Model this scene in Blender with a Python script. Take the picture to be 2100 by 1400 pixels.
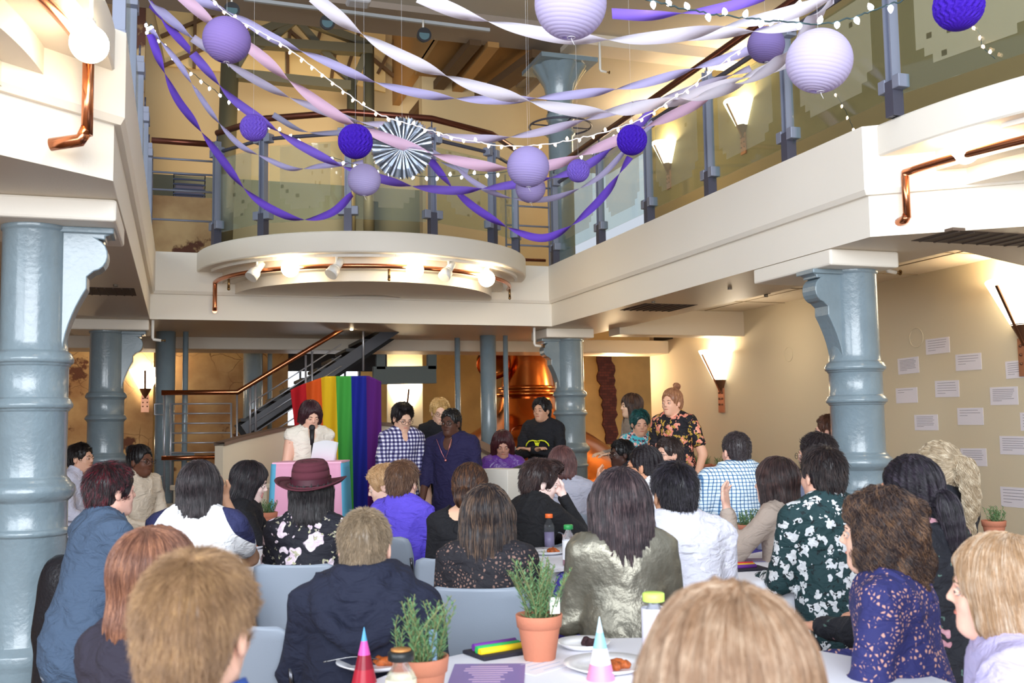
import bpy, bmesh, math, random
import numpy as np
import openvdb
from mathutils import Vector, Matrix
random.seed(7); np.random.seed(7)
for o in list(bpy.data.objects): bpy.data.objects.remove(o)
SC = bpy.context.scene; C = SC.collection
PI = math.pi
# ---------------------------------------------------------------- camera
F = 2044.4; CAM = np.array([0, 0, 1.45])
_y, _p, _r = [math.radians(a) for a in (18.448, 4.827, -0.874)]
FW = np.array([math.sin(_y)*math.cos(_p), math.cos(_y)*math.cos(_p), math.sin(_p)])
_rt = np.array([math.cos(_y), -math.sin(_y), 0]); _up = np.cross(_rt, FW)
R2 = math.cos(_r)*_rt+math.sin(_r)*_up; U2 = -math.sin(_r)*_rt+math.cos(_r)*_up
cam_d = bpy.data.cameras.new('camera'); cam = bpy.data.objects.new('camera', cam_d); C.objects.link(cam)
cam_d.sensor_width = 36; cam_d.lens = F*36/2100; cam_d.clip_end = 200; cam_d.clip_start = .05
cam.matrix_world = Matrix([[R2[0], U2[0], -FW[0], CAM[0]], [R2[1], U2[1], -FW[1], CAM[1]], [R2[2], U2[2], -FW[2], CAM[2]], [0, 0, 0, 1]])
cam_d.dof.use_dof = True; cam_d.dof.focus_distance = 7.0; cam_d.dof.aperture_fstop = 5.6
SC.camera = cam
SC.view_settings.view_transform = 'Standard'; SC.view_settings.look = 'None'; SC.view_settings.gamma = 1
SC.view_settings.use_curve_mapping = False; SC.view_settings.exposure = 0.30
# ---------------------------------------------------------------- world and assumed daylight
W = bpy.data.worlds.new('world'); SC.world = W; W.use_nodes = True
W.node_tree.nodes['Background'].inputs[0].default_value = (.80, .88, 1, 1); W.node_tree.nodes['Background'].inputs[1].default_value = .62
def area(name, loc, target, sx, sy, e, col):
    l = bpy.data.lights.new(name, 'AREA'); l.shape = 'RECTANGLE'; l.size = sx; l.size_y = sy; l.energy = e; l.color = col
    o = bpy.data.objects.new(name, l); C.objects.link(o); o.location = loc
    o.rotation_euler = (Vector(target)-Vector(loc)).to_track_quat('-Z', 'Y').to_euler(); return o
def point(name, loc, e, col=(1, .72, .42), r=.05):
    l = bpy.data.lights.new(name, 'POINT'); l.energy = e; l.color = col; l.shadow_soft_size = r
    o = bpy.data.objects.new(name, l); C.objects.link(o); o.location = loc; return o
def spot(name, loc, target, e, ang, col=(1, .76, .48), r=.05, blend=.6):
    l = bpy.data.lights.new(name, 'SPOT'); l.energy = e; l.color = col; l.shadow_soft_size = r; l.spot_size = math.radians(ang); l.spot_blend = blend
    o = bpy.data.objects.new(name, l); C.objects.link(o); o.location = loc
    o.rotation_euler = (Vector(target)-Vector(loc)).to_track_quat('-Z', 'Y').to_euler(); return o
area('assumed_daylight_rear', (-1.5, -5.0, 3.6), (2.2, 9, 2.6), 9, 4.5, 1250, (.90, .95, 1))  # bare area light for assumed daylight from behind the camera; no window built
area('assumed_daylight_side', (-6.5, 0.5, 3.2), (2.5, 7, 1.6), 5, 3, 330, (.86, .93, 1))  # added area light for assumed daylight from the left, no window modelled
area('overhead_fill', (2.0, 5.5, 7.6), (2.2, 7.0, 0), 4, 5, 210, (.90, .95, 1))  # added overhead area light; the ceiling below it has no skylight
# added warm lights, no fixtures built: upper level, kettle hall, under the galleries
spot('upper_hall_light', (2.2, 13.4, 5.0), (1.2, 19.0, 7.0), 210, 120, (1, .76, .48), .3)  # spot added to light the pale roof panels, no fixture built
point('upper_right_hall_light', (6.2, 13.0, 5.2), 26, (1, .74, .45), .25)
point('kettle_hall_light', (6.6, 14.6, 2.3), 40, (1, .74, .44), .15)
point('kettle_hall_left_light', (-1.5, 15.2, 2.7), 22, (1, .76, .50), .15)
point('under_gallery_light_right', (6.4, 10.5, 2.45), 12, (1, .84, .62), .15)
# ---------------------------------------------------------------- pixel <-> place helpers (2100x1400 frame)
def ray(x, y): return FW+R2*(x-1050)/F-U2*(y-700)/F
def atD(x, y, d): return CAM+ray(x, y)*d
def atZ(x, y, z): k = ray(x, y); return CAM+k*(z-CAM[2])/k[2]
def atY(x, y, Y): k = ray(x, y); return CAM+k*Y/k[1]
def atX(x, y, X): k = ray(x, y); return CAM+k*X/k[0]
# ---------------------------------------------------------------- materials
MATS = {}
def nt(m): return m.node_tree.nodes, m.node_tree.links
def M(name, col, rough=.6, metal=0., bump=None, var=None, emit=None, trans=0, alpha=1, sheen=0, spec=.5, coat=0, ior=1.45, tl=0):
    if name in MATS: return MATS[name]
    m = bpy.data.materials.new(name); m.use_nodes = True; N, L = nt(m); b = N['Principled BSDF']; MATS[name] = m
    b.inputs['Base Color'].default_value = (*col, 1); b.inputs['Roughness'].default_value = rough; b.inputs['Metallic'].default_value = metal
    b.inputs['Specular IOR Level'].default_value = spec; b.inputs['IOR'].default_value = ior
    if coat: b.inputs['Coat Weight'].default_value = coat; b.inputs['Coat Roughness'].default_value = .15
    if trans: b.inputs['Transmission Weight'].default_value = trans
    if alpha < 1: b.inputs['Alpha'].default_value = alpha
    if sheen: b.inputs['Sheen Weight'].default_value = sheen
    if emit: b.inputs['Emission Color'].default_value = (*emit[0], 1); b.inputs['Emission Strength'].default_value = emit[1]
    tc = None
    if var or bump: tc = N.new('ShaderNodeTexCoord')
    if var:
        n = N.new('ShaderNodeTexNoise'); n.inputs['Scale'].default_value = var[0]; n.inputs['Detail'].default_value = 5
        L.new(tc.outputs['Object'], n.inputs['Vector'])
        r = N.new('ShaderNodeMixRGB'); r.inputs['Color1'].default_value = (*col, 1); c2 = var[2] if len(var) > 2 else tuple(c*(1-var[1]) for c in col)
        r.inputs['Color2'].default_value = (*c2, 1)
        cr = N.new('ShaderNodeValToRGB'); cr.color_ramp.elements[0].position = .38; cr.color_ramp.elements[1].position = .62
        L.new(n.outputs['Fac'], cr.inputs[0]); L.new(cr.outputs[0], r.inputs['Fac']); L.new(r.outputs[0], b.inputs['Base Color'])
    if bump:
        n = N.new('ShaderNodeTexNoise'); n.inputs['Scale'].default_value = bump[0]; n.inputs['Detail'].default_value = 4
        L.new(tc.outputs['Object'], n.inputs['Vector'])
        bp = N.new('ShaderNodeBump'); bp.inputs['Strength'].default_value = bump[1]; bp.inputs['Distance'].default_value = .01
        L.new(n.outputs['Fac'], bp.inputs['Height']); L.new(bp.outputs[0], b.inputs['Normal'])
    if tl:
        t = N.new('ShaderNodeBsdfTranslucent'); t.inputs['Color'].default_value = (*col, 1); mx = N.new('ShaderNodeMixShader'); mx.inputs[0].default_value = tl
        L.new(b.outputs[0], mx.inputs[1]); L.new(t.outputs[0], mx.inputs[2]); L.new(mx.outputs[0], N['Material Output'].inputs[0])
    return m
def srgb(r, g, b):
    f = lambda c: (c/255/12.92) if c/255 <= .04045 else ((c/255+.055)/1.055)**2.4
    return (f(r), f(g), f(b))
# ---------------------------------------------------------------- mesh helpers
def mk(name, V, Fc, mats, smooth=False, mi=None):
    me = bpy.data.meshes.new(name); me.from_pydata([tuple(map(float, v)) for v in V], [], [tuple(map(int, f)) for f in Fc]); 
    for m in (mats if isinstance(mats, (list, tuple)) else [mats]): me.materials.append(m)
    if mi is not None: me.polygons.foreach_set('material_index', mi)
    if smooth is True: me.polygons.foreach_set('use_smooth', [True]*len(me.polygons))
    elif smooth: me.polygons.foreach_set('use_smooth', smooth)
    me.update(); o = bpy.data.objects.new(name, me); C.objects.link(o); return o
def tagit(o, label=None, cat=None, group=None, kind=None):
    if label: o['label'] = label
    if cat: o['category'] = cat
    if group: o['group'] = group
    if kind: o['kind'] = kind
    return o
def thing(name, label, cat, loc=(0, 0, 0), rz=0, group=None):
    o = bpy.data.objects.new(name, None); C.objects.link(o); o.location = tuple(map(float, loc)); o.rotation_euler = (0, 0, rz); o.empty_display_size = .1
    return tagit(o, label, cat, group)
def frame_from(d):
    d = np.array(d, float); d = d/(np.linalg.norm(d)+1e-12); a = np.array([0, 0, 1.]) if abs(d[2]) < .9 else np.array([1., 0, 0])
    x = np.cross(a, d); x /= np.linalg.norm(x); return x, np.cross(d, x), d
class MB:
    def __init__(s): s.V = []; s.F = []; s.S = []; s.I = []; s.mi = 0
    def add(s, V, Fc, smooth=False):
        n = len(s.V); s.V += [tuple(v) for v in V]; s.F += [tuple(i+n for i in f) for f in Fc]; s.S += [smooth]*len(Fc); s.I += [s.mi]*len(Fc); return s
    def box(s, c, sz, rz=0, R=None):
        c = np.array(c, float); h = np.array(sz, float)/2; V = []
        if R is None: R = np.array([[math.cos(rz), -math.sin(rz), 0], [math.sin(rz), math.cos(rz), 0], [0, 0, 1]])
        for i in (-1, 1):
            for j in (-1, 1):
                for k in (-1, 1): V.append(c+R@(h*[i, j, k]))
        return s.add(V, [(0, 1, 3, 2), (4, 6, 7, 5), (0, 4, 5, 1), (2, 3, 7, 6), (0, 2, 6, 4), (1, 5, 7, 3)])
    def beam(s, a, b, w, h, up=(0, 0, 1)):     # rectangular bar from a to b
        a = np.array(a, float); b = np.array(b, float); d = b-a; L = np.linalg.norm(d); d /= L; x = np.cross(d, up); 
        if np.linalg.norm(x) < 1e-6: x = np.array([1., 0, 0])
        x /= np.linalg.norm(x); z = np.cross(x, d); return s.box((a+b)/2, (w, L, h), R=np.array([x, d, z]).T)
    def cyl(s, a, b, ra, rb=None, n=20, cap=True, smooth=True):
        rb = ra if rb is None else rb; a = np.array(a, float); b = np.array(b, float); x, y, d = frame_from(b-a); V = []
        for p, r in ((a, ra), (b, rb)):
            for i in range(n): t = 2*PI*i/n; V.append(p+r*(math.cos(t)*x+math.sin(t)*y))
        s.add(V, [(i, (i+1) % n, n+(i+1) % n, n+i) for i in range(n)], smooth)
        if cap: k = len(s.V)-2*n; s.F += [tuple(k+i for i in range(n))[::-1], tuple(k+n+i for i in range(n))]; s.S += [False]*2; s.I += [s.mi]*2
        return s
    def tube(s, P, r, n=12, closed=False, cap=True):
        P = np.array(P, float); m = len(P); rr = r if hasattr(r, '__len__') else [r]*m
        T = np.gradient(P, axis=0) if not closed else np.roll(P, -1, 0)-np.roll(P, 1, 0); x, y, _ = frame_from(T[0]); V = []
        for i in range(m):
            d = T[i]/(np.linalg.norm(T[i])+1e-12); x = x-d*(x@d); x /= np.linalg.norm(x); y = np.cross(d, x)
            for k in range(n): t = 2*PI*k/n; V.append(P[i]+rr[i]*(math.cos(t)*x+math.sin(t)*y))
        Fc = [(i*n+k, i*n+(k+1) % n, ((i+1) % m)*n+(k+1) % n, ((i+1) % m)*n+k) for i in range(m if closed else m-1) for k in range(n)]
        s.add(V, Fc, True)
        if cap and not closed: k = len(s.V)-m*n; s.F += [tuple(k+i for i in range(n))[::-1], tuple(k+(m-1)*n+i for i in range(n))]; s.S += [False]*2; s.I += [s.mi]*2
        return s
    def lathe(s, prof, c=(0, 0, 0), n=32, smooth=True):
        c = np.array(c, float); V = []; m = len(prof)
        for r, z in prof:
            for i in range(n): t = 2*PI*i/n; V.append(c+[r*math.cos(t), r*math.sin(t), z])
        return s.add(V, [(i*n+k, i*n+(k+1) % n, (i+1)*n+(k+1) % n, (i+1)*n+k) for i in range(m-1) for k in range(n)], smooth)
    def prism(s, poly, z0, z1):      # polygon in xy extruded in z
        n = len(poly); V = [(p[0], p[1], z0) for p in poly]+[(p[0], p[1], z1) for p in poly]
        return s.add(V, [tuple(range(n))[::-1], tuple(range(n, 2*n))]+[(i, (i+1) % n, n+(i+1) % n, n+i) for i in range(n)])
    def plate(s, poly, o, u, v, w, t):   # polygon in plane (o,u,v) extruded along w by t
        o, u, v, w = [np.array(a, float) for a in (o, u, v, w)]; n = len(poly)
        V = [o+u*p[0]+v*p[1]-w*t/2 for p in poly]+[o+u*p[0]+v*p[1]+w*t/2 for p in poly]
        return s.add(V, [tuple(range(n))[::-1], tuple(range(n, 2*n))]+[(i, (i+1) % n, n+(i+1) % n, n+i) for i in range(n)])
    def ball(s, c, r, n=16, m=10, sc=(1, 1, 1)):
        c = np.array(c, float); V = [c+np.array([0, 0, -r*sc[2]])]; 
        for j in range(1, m):
            a = -PI/2+PI*j/m
            for i in range(n): t = 2*PI*i/n; V.append(c+np.array([math.cos(a)*math.cos(t)*sc[0], math.cos(a)*math.sin(t)*sc[1], math.sin(a)*sc[2]])*r)
        V.append(c+np.array([0, 0, r*sc[2]])); e = len(V)-1; Fc = [(0, 1+(i+1) % n, 1+i) for i in range(n)]
        for j in range(m-2): Fc += [(1+j*n+i, 1+j*n+(i+1) % n, 1+(j+1)*n+(i+1) % n, 1+(j+1)*n+i) for i in range(n)]
        Fc += [(1+(m-2)*n+i, 1+(m-2)*n+(i+1) % n, e) for i in range(n)]
        return s.add(V, Fc, True)
    def strip(s, P, Q, smooth=True):   # surface between two polylines
        n = len(P); return s.add(list(P)+list(Q), [(i, i+1, n+i+1, n+i) for i in range(n-1)], smooth)
    def build(s, name, mats, parent=None, world=False, bevel=0, fix=True, label=None, weld=False):
        V = np.array(s.V, float); off = np.zeros(3)
        if parent is None: off = np.array([(V[:, 0].min()+V[:, 0].max())/2, (V[:, 1].min()+V[:, 1].max())/2, V[:, 2].min()]); V = V-off
        elif world:
            p = parent; 
            while p is not None: V = V-np.array(p.location); p = p.parent
        o = mk(name, V, s.F, mats, s.S, s.I); o.location = tuple(off)
        if fix:
            bm = bmesh.new(); bm.from_mesh(o.data)
            if weld: bmesh.ops.remove_doubles(bm, verts=bm.verts, dist=1e-5)
            bmesh.ops.recalc_face_normals(bm, faces=bm.faces); bm.to_mesh(o.data); bm.free()
        if parent is not None: o.parent = parent
        if bevel: b = o.modifiers.new('bevel', 'BEVEL'); b.width = bevel; b.segments = 2; b.limit_method = 'ANGLE'; b.angle_limit = math.radians(50)
        if label: o['label'] = label
        return o
def struct(name, mb, mats, bevel=0, label=None):
    o = mb.build(name, mats, bevel=bevel); o['kind'] = 'structure'
    if label: o['label'] = label
    return o
def copy_tree(o, parent=None):
    c = o.copy(); C.objects.link(c); c.parent = parent
    for ch in [x for x in bpy.data.objects if x.parent == o]: copy_tree(ch, c)
    return c
def smooth_path(P, n=8):      # Catmull-Rom
    P = np.array(P, float); Q = np.vstack([2*P[0]-P[1], P, 2*P[-1]-P[-2]]); out = []
    for i in range(1, len(Q)-2):
        for k in range(n):
            t = k/n; a, b, c, d = Q[i-1], Q[i], Q[i+1], Q[i+2]
            out.append(.5*((2*b)+(-a+c)*t+(2*a-5*b+4*c-d)*t*t+(-a+3*b-3*c+d)*t**3))
    out.append(P[-1]); return np.array(out)
# ---------------------------------------------------------------- setting materials
white = M('painted_white_plaster', srgb(244, 238, 226), .6, bump=(60, .08))
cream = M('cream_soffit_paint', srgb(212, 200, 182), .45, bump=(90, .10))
tanp = M('tan_wall_paint', srgb(212, 200, 174), .7, bump=(120, .10))
tile = M('ceiling_tile_white', srgb(226, 216, 194), .8, bump=(200, .15))
ochre = M('ochre_wall_plaster', srgb(204, 160, 92), .8, var=(1.3, .25), bump=(8, .25))
blue = M('grey_blue_gloss_iron', srgb(128, 146, 156), .28, coat=.6, bump=(34, .35), var=(5, .10))
greyp = M('grey_rail_paint', srgb(142, 148, 168), .4, metal=.25)
darkrail = M('dark_rail_steel', srgb(84, 84, 100), .4, metal=.3)
copper = M('polished_copper_pipe', srgb(196, 128, 92), .22, metal=1)
copper_d = M('brown_copper_handrail', srgb(120, 72, 58), .3, metal=.9)
steelg = M('olive_grey_truss_steel', srgb(118, 110, 90), .5)
black = M('black_matte', (.012, .012, .014), .5)
brownceil = M('brown_grey_ceiling', srgb(150, 136, 124), .6, bump=(90, .1))
# cracked old plaster
def plaster():
    m = bpy.data.materials.new('cracked_old_plaster'); m.use_nodes = True; N, L = nt(m); b = N['Principled BSDF']; b.inputs['Roughness'].default_value = .75
    tc = N.new('ShaderNodeTexCoord')
    n1 = N.new('ShaderNodeTexNoise'); n1.inputs['Scale'].default_value = 1.6; n1.inputs['Detail'].default_value = 8
    L.new(tc.outputs['Object'], n1.inputs['Vector'])
    r1 = N.new('ShaderNodeValToRGB'); e = r1.color_ramp.elements; e[0].color = (*srgb(196, 168, 122), 1); e[1].color = (*srgb(146, 108, 70), 1); e[0].position = .35; e[1].position = .65
    L.new(n1.outputs['Fac'], r1.inputs[0])
    n2 = N.new('ShaderNodeTexNoise'); n2.inputs['Scale'].default_value = 1.1; n2.inputs['Detail'].default_value = 9; n2.inputs['Roughness'].default_value = .62
    mp = N.new('ShaderNodeMapping'); mp.inputs['Location'].default_value = (3.1, 1.2, .7); L.new(tc.outputs['Object'], mp.inputs[0]); L.new(mp.outputs[0], n2.inputs['Vector'])
    r2 = N.new('ShaderNodeValToRGB'); r2.color_ramp.elements[0].position = .57; r2.color_ramp.elements[1].position = .60
    L.new(n2.outputs['Fac'], r2.inputs[0])
    mx = N.new('ShaderNodeMixRGB'); mx.inputs['Color2'].default_value = (*srgb(92, 52, 34), 1); L.new(r2.outputs[0], mx.inputs['Fac']); L.new(r1.outputs[0], mx.inputs['Color1'])
    v = N.new('ShaderNodeTexVoronoi'); v.feature = 'DISTANCE_TO_EDGE'; v.inputs['Scale'].default_value = 3.2
    wn = N.new('ShaderNodeMixRGB'); wn.blend_type = 'ADD'; wn.inputs['Fac'].default_value = .35; L.new(tc.outputs['Object'], wn.inputs['Color1']); L.new(n1.outputs['Color'], wn.inputs['Color2']); L.new(wn.outputs[0], v.inputs['Vector'])
    r3 = N.new('ShaderNodeValToRGB'); r3.color_ramp.elements[0].color = (1, 1, 1, 1); r3.color_ramp.elements[1].color = (0, 0, 0, 1); r3.color_ramp.elements[1].position = .02
    L.new(v.outputs['Distance'], r3.inputs[0])
    n4 = N.new('ShaderNodeTexNoise'); n4.inputs['Scale'].default_value = .9; L.new(tc.outputs['Object'], n4.inputs['Vector'])
    r4 = N.new('ShaderNodeValToRGB'); r4.color_ramp.elements[0].position = .48; r4.color_ramp.elements[1].position = .56; L.new(n4.outputs['Fac'], r4.inputs[0])
    ml = N.new('ShaderNodeMixRGB'); ml.blend_type = 'MULTIPLY'; ml.inputs['Fac'].default_value = 1; L.new(r3.outputs[0], ml.inputs['Color1']); L.new(r4.outputs[0], ml.inputs['Color2'])
    m3 = N.new('ShaderNodeMixRGB'); m3.inputs['Color2'].default_value = (*srgb(80, 46, 30), 1); L.new(ml.outputs[0], m3.inputs['Fac']); L.new(mx.outputs[0], m3.inputs['Color1'])
    L.new(m3.outputs[0], b.inputs['Base Color'])
    bp = N.new('ShaderNodeBump'); bp.inputs['Strength'].default_value = .4; bp.inputs['Distance'].default_value = .02; bp.invert = True
    L.new(r2.outputs[0], bp.inputs['Height']); L.new(bp.outputs[0], b.inputs['Normal']); return m
oldplaster = plaster()
def glassmat(name, tint, dots=None):
    m = bpy.data.materials.new(name); m.use_nodes = True; N, L = nt(m); out = N['Material Output']; N.remove(N['Principled BSDF'])
    t = N.new('ShaderNodeBsdfTransparent'); t.inputs[0].default_value = (*tint, 1)
    g = N.new('ShaderNodeBsdfGlossy'); g.inputs['Roughness'].default_value = .03; g.inputs['Color'].default_value = (1, 1, 1, 1)
    lw = N.new('ShaderNodeLayerWeight'); lw.inputs[0].default_value = .5; fr = N.new('ShaderNodeMath'); fr.operation = 'POWER'; fr.inputs[1].default_value = 4; L.new(lw.outputs['Facing'], fr.inputs[0])
    f2 = N.new('ShaderNodeMath'); f2.operation = 'MULTIPLY_ADD'; f2.inputs[1].default_value = .5; f2.inputs[2].default_value = .035; L.new(fr.outputs[0], f2.inputs[0]); fr = f2
    mx = N.new('ShaderNodeMixShader'); L.new(fr.outputs[0], mx.inputs[0]); L.new(t.outputs[0], mx.inputs[1]); L.new(g.outputs[0], mx.inputs[2])
    L.new(mx.outputs[0], out.inputs[0]); return m
glass = glassmat('railing_glass', (.88, .94, .92))
def dotted(name, c1, c2, sc, tl=False):
    m = bpy.data.materials.new(name); m.use_nodes = True; N, L = nt(m); b = N['Principled BSDF']; b.inputs['Roughness'].default_value = .45
    tc = N.new('ShaderNodeTexCoord'); v = N.new('ShaderNodeTexVoronoi'); v.inputs['Scale'].default_value = sc; v.distance = 'CHEBYCHEV'; v.inputs['Randomness'].default_value = .75
    L.new(tc.outputs['Object'], v.inputs['Vector']); r = N.new('ShaderNodeValToRGB'); r.color_ramp.interpolation = 'CONSTANT'
    r.color_ramp.elements[0].color = (*c2, 1); r.color_ramp.elements[1].color = (*c1, 1); r.color_ramp.elements[1].position = .15
    L.new(v.outputs['Distance'], r.inputs[0]); L.new(r.outputs[0], b.inputs['Base Color']); return m
etched = dotted('etched_screen_panel', srgb(190, 186, 158), srgb(40, 38, 34), 8)
N, L = nt(etched); tr_ = N.new('ShaderNodeBsdfTransparent'); mx_ = N.new('ShaderNodeMixShader'); mx_.inputs[0].default_value = .22
L.new(tr_.outputs[0], mx_.inputs[1]); L.new(N['Principled BSDF'].outputs[0], mx_.inputs[2]); L.new(mx_.outputs[0], N['Material Output'].inputs[0])
# floor
m = bpy.data.materials.new('brown_carpet'); m.use_nodes = True; N, L = nt(m); b = N['Principled BSDF']; b.inputs['Roughness'].default_value = .95
tc = N.new('ShaderNodeTexCoord'); v = N.new('ShaderNodeTexVoronoi'); v.inputs['Scale'].default_value = 60; n = N.new('ShaderNodeTexNoise'); n.inputs['Scale'].default_value = 9; n.inputs['Detail'].default_value = 8
L.new(tc.outputs['Object'], v.inputs['Vector']); L.new(tc.outputs['Object'], n.inputs['Vector'])
ad = N.new('ShaderNodeMath'); ad.operation = 'MULTIPLY'; L.new(v.outputs['Distance'], ad.inputs[0]); L.new(n.outputs['Fac'], ad.inputs[1])
r = N.new('ShaderNodeValToRGB'); e = r.color_ramp.elements; e[0].color = (*srgb(84, 62, 46), 1); e[1].color = (*srgb(160, 126, 94), 1); e[0].position = .12; e[1].position = .36
L.new(ad.outputs[0], r.inputs[0]); L.new(r.outputs[0], b.inputs['Base Color'])
struct('floor', MB().box((2, 8, -.05), (20, 28, .1)), m)
# ---------------------------------------------------------------- gallery slab and fascias (atrium opening)
A, B_, C_, D_ = (-.335, 5.28), (-.335, 11.8), (4.475, 11.8), (4.475, 5.62)
E_ = (4.475+.807*3.2, 5.62-.59*3.2); F_ = (-.335-.764*3.4, 5.28-.645*3.4)
slab = MB().prism([F_, A, B_, (2.1, 11.8), (2.1, 14.2), (-7, 14.2), (-7, F_[1])], 2.7, 3.42)
slab.prism([(2.1, 11.8), C_, (5.45, 11.8), (5.45, 14.2), (2.1, 14.2)], 2.7, 3.42)
slab.prism([D_, E_, (7.3, E_[1]), (7.3, 5.9), (5.45, 5.9), (5.45, 11.8), C_], 2.7, 3.42)
slab.prism([(5.45, 5.9), (7.3, 5.9), (7.3, 14.2), (5.45, 14.2)], 2.95, 3.42)
struct('ceiling_lower', slab, cream)
t = MB()
for x in (6.05, 6.66):
    t.box((x, 10, 2.947), (.012, 8, .006))
for y in (7.2, 8.4, 9.6, 10.8, 13.2): t.box((6.37, y, 2.947), (1.8, .012, .006))
struct('trim_1', t, M('tile_joint', srgb(150, 136, 112), .8))
def band(path, off, z0, z1, inward):
    # offset polyline of a fascia band on the atrium side; path ordered so the atrium lies on the right hand side
    P = [np.array(p, float) for p in path]; out = []
    for i, p in enumerate(P):
        ns = []
        if i: d = p-P[i-1]; ns.append(np.array([d[1], -d[0]])/np.linalg.norm(d))
        if i < len(P)-1: d = P[i+1]-p; ns.append(np.array([d[1], -d[0]])/np.linalg.norm(d))
        nn = sum(ns); nn = nn/np.linalg.norm(nn); k = off/max(.3, nn@ns[0]); out.append(p+nn*k)
    return out
path = [F_, A, B_, C_, D_, E_]
ring0 = band(path, 0, 0, 0, 1); ring1 = band(path, .055, 0, 0, 1); ring2 = band(path, .004, 0, 0, 1)
def ribbon(mb, prof):   # prof: list of (ring, z)
    for i in range(len(path)-1):
        for (ra, za), (rb, zb) in zip(prof[:-1], prof[1:]):
            mb.add([(*ra[i], za), (*ra[i+1], za), (*rb[i+1], zb), (*rb[i], zb)], [(0, 1, 2, 3)])
fb = MB(); ribbon(fb, [(ring0, 2.7), (ring2, 2.7), (ring2, 3.0), (ring0, 3.0)])
struct('trim_2', fb, white)
ringc = band(path, .035, 0, 0, 1)
fb = MB(); ribbon(fb, [(ring2, 2.985), (ringc, 2.985), (ring1, 3.02), (ring1, 3.46), (ring0, 3.46), (band(path, -.25, 0, 0, 1), 3.46)])
struct('trim_3', fb, white)
# round bay at the back, and the shallow bays of the two near sides
def bay(name, c, R, a0, a1, n=48, ztop=3.46, zb=3.24):
    m = MB(); A0 = [c[0]+R*math.cos(a0+(a1-a0)*i/n) for i in range(n+1)]; B0 = [c[1]+R*math.sin(a0+(a1-a0)*i/n) for i in range(n+1)]
    def arc(r): return [(c[0]+r*math.cos(a0+(a1-a0)*i/n), c[1]+r*math.sin(a0+(a1-a0)*i/n)) for i in range(n+1)]
    prof = [(R-1.2, ztop-.02), (R-.1, ztop), (R-.01, ztop), (R, ztop-.012), (R, zb+.012), (R-.01, zb), (R-.28, zb), (R-.28, zb-.13), (R-.42, zb-.13), (R-.42, zb-.24), (R-1.5, zb-.24)]
    for (ra, za), (rb, zb_) in zip(prof[:-1], prof[1:]):
        m.strip([(*p, za) for p in arc(ra)], [(*p, zb_) for p in arc(rb)])
    m.S = [True if abs(prof[i//n][1]-prof[i//n+1][1]) > .1 else False for i in range(len(m.F))]
    return m
BC = (2.11, 11.95); BR = 1.96
struct('trim_4', bay('b', BC, BR, PI, 2*PI), white)
RC = (7.72, 5.55); RR = 3.22
struct('trim_5', bay('b', RC, RR, PI-.02, PI+1.0), white)
LC = (-3.57, 5.22); LR = 3.24
struct('trim_6', bay('b', LC, LR, .02, -1.0), white)
# downstand beams
struct('trim_7', MB().box((2.8, 14.35, 2.64), (10.6, .7, .20)).box((6.35, 11.95, 2.78), (1.9, .35, .34)), cream, bevel=.01)
struct('trim_8', MB().add([(5.46, 5.6, 2.72), (7.3, 4.9, 2.72), (7.3, 6.2, 2.52), (5.46, 5.9, 2.7)], [(0, 1, 2, 3)]), cream)
# walls
struct('wall_right', MB().box((7.35, 8.2, 1.75), (.2, 12.9, 3.5)), tanp)
struct('wall_right_upper', MB().box((7.6, 8.2, 5.2), (.2, 14, 3.6)), M('upper_wall_paint', srgb(150, 136, 96), .7, bump=(80, .1)))
struct('wall_left', MB().box((-4.6, 9.5, 1.5), (.2, 12, 3.0)), oldplaster)
struct('wall_back', MB().box((-3.0, 19.1, 2.0), (9.0, .2, 4.4)).box((6.6, 19.1, 2.0), (9.0, .2, 4.4)).box((1.8, 19.1, 3.6), (1.5, .2, 1.2)).box((1.8, 19.1, .4), (1.5, .2, .9)), ochre)
struct('wall_hall_left', MB().box((.75, 17.0, 2.3), (1.9, .25, 4.6)).box((-2.6, 16.8, 2.3), (4.4, .25, 4.6)), oldplaster)
# far hall walls behind the columns on the right
struct('wall_hall_right', MB().box((7.4, 17.2, 2.3), (2.6, .25, 4.6)), ochre)
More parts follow.
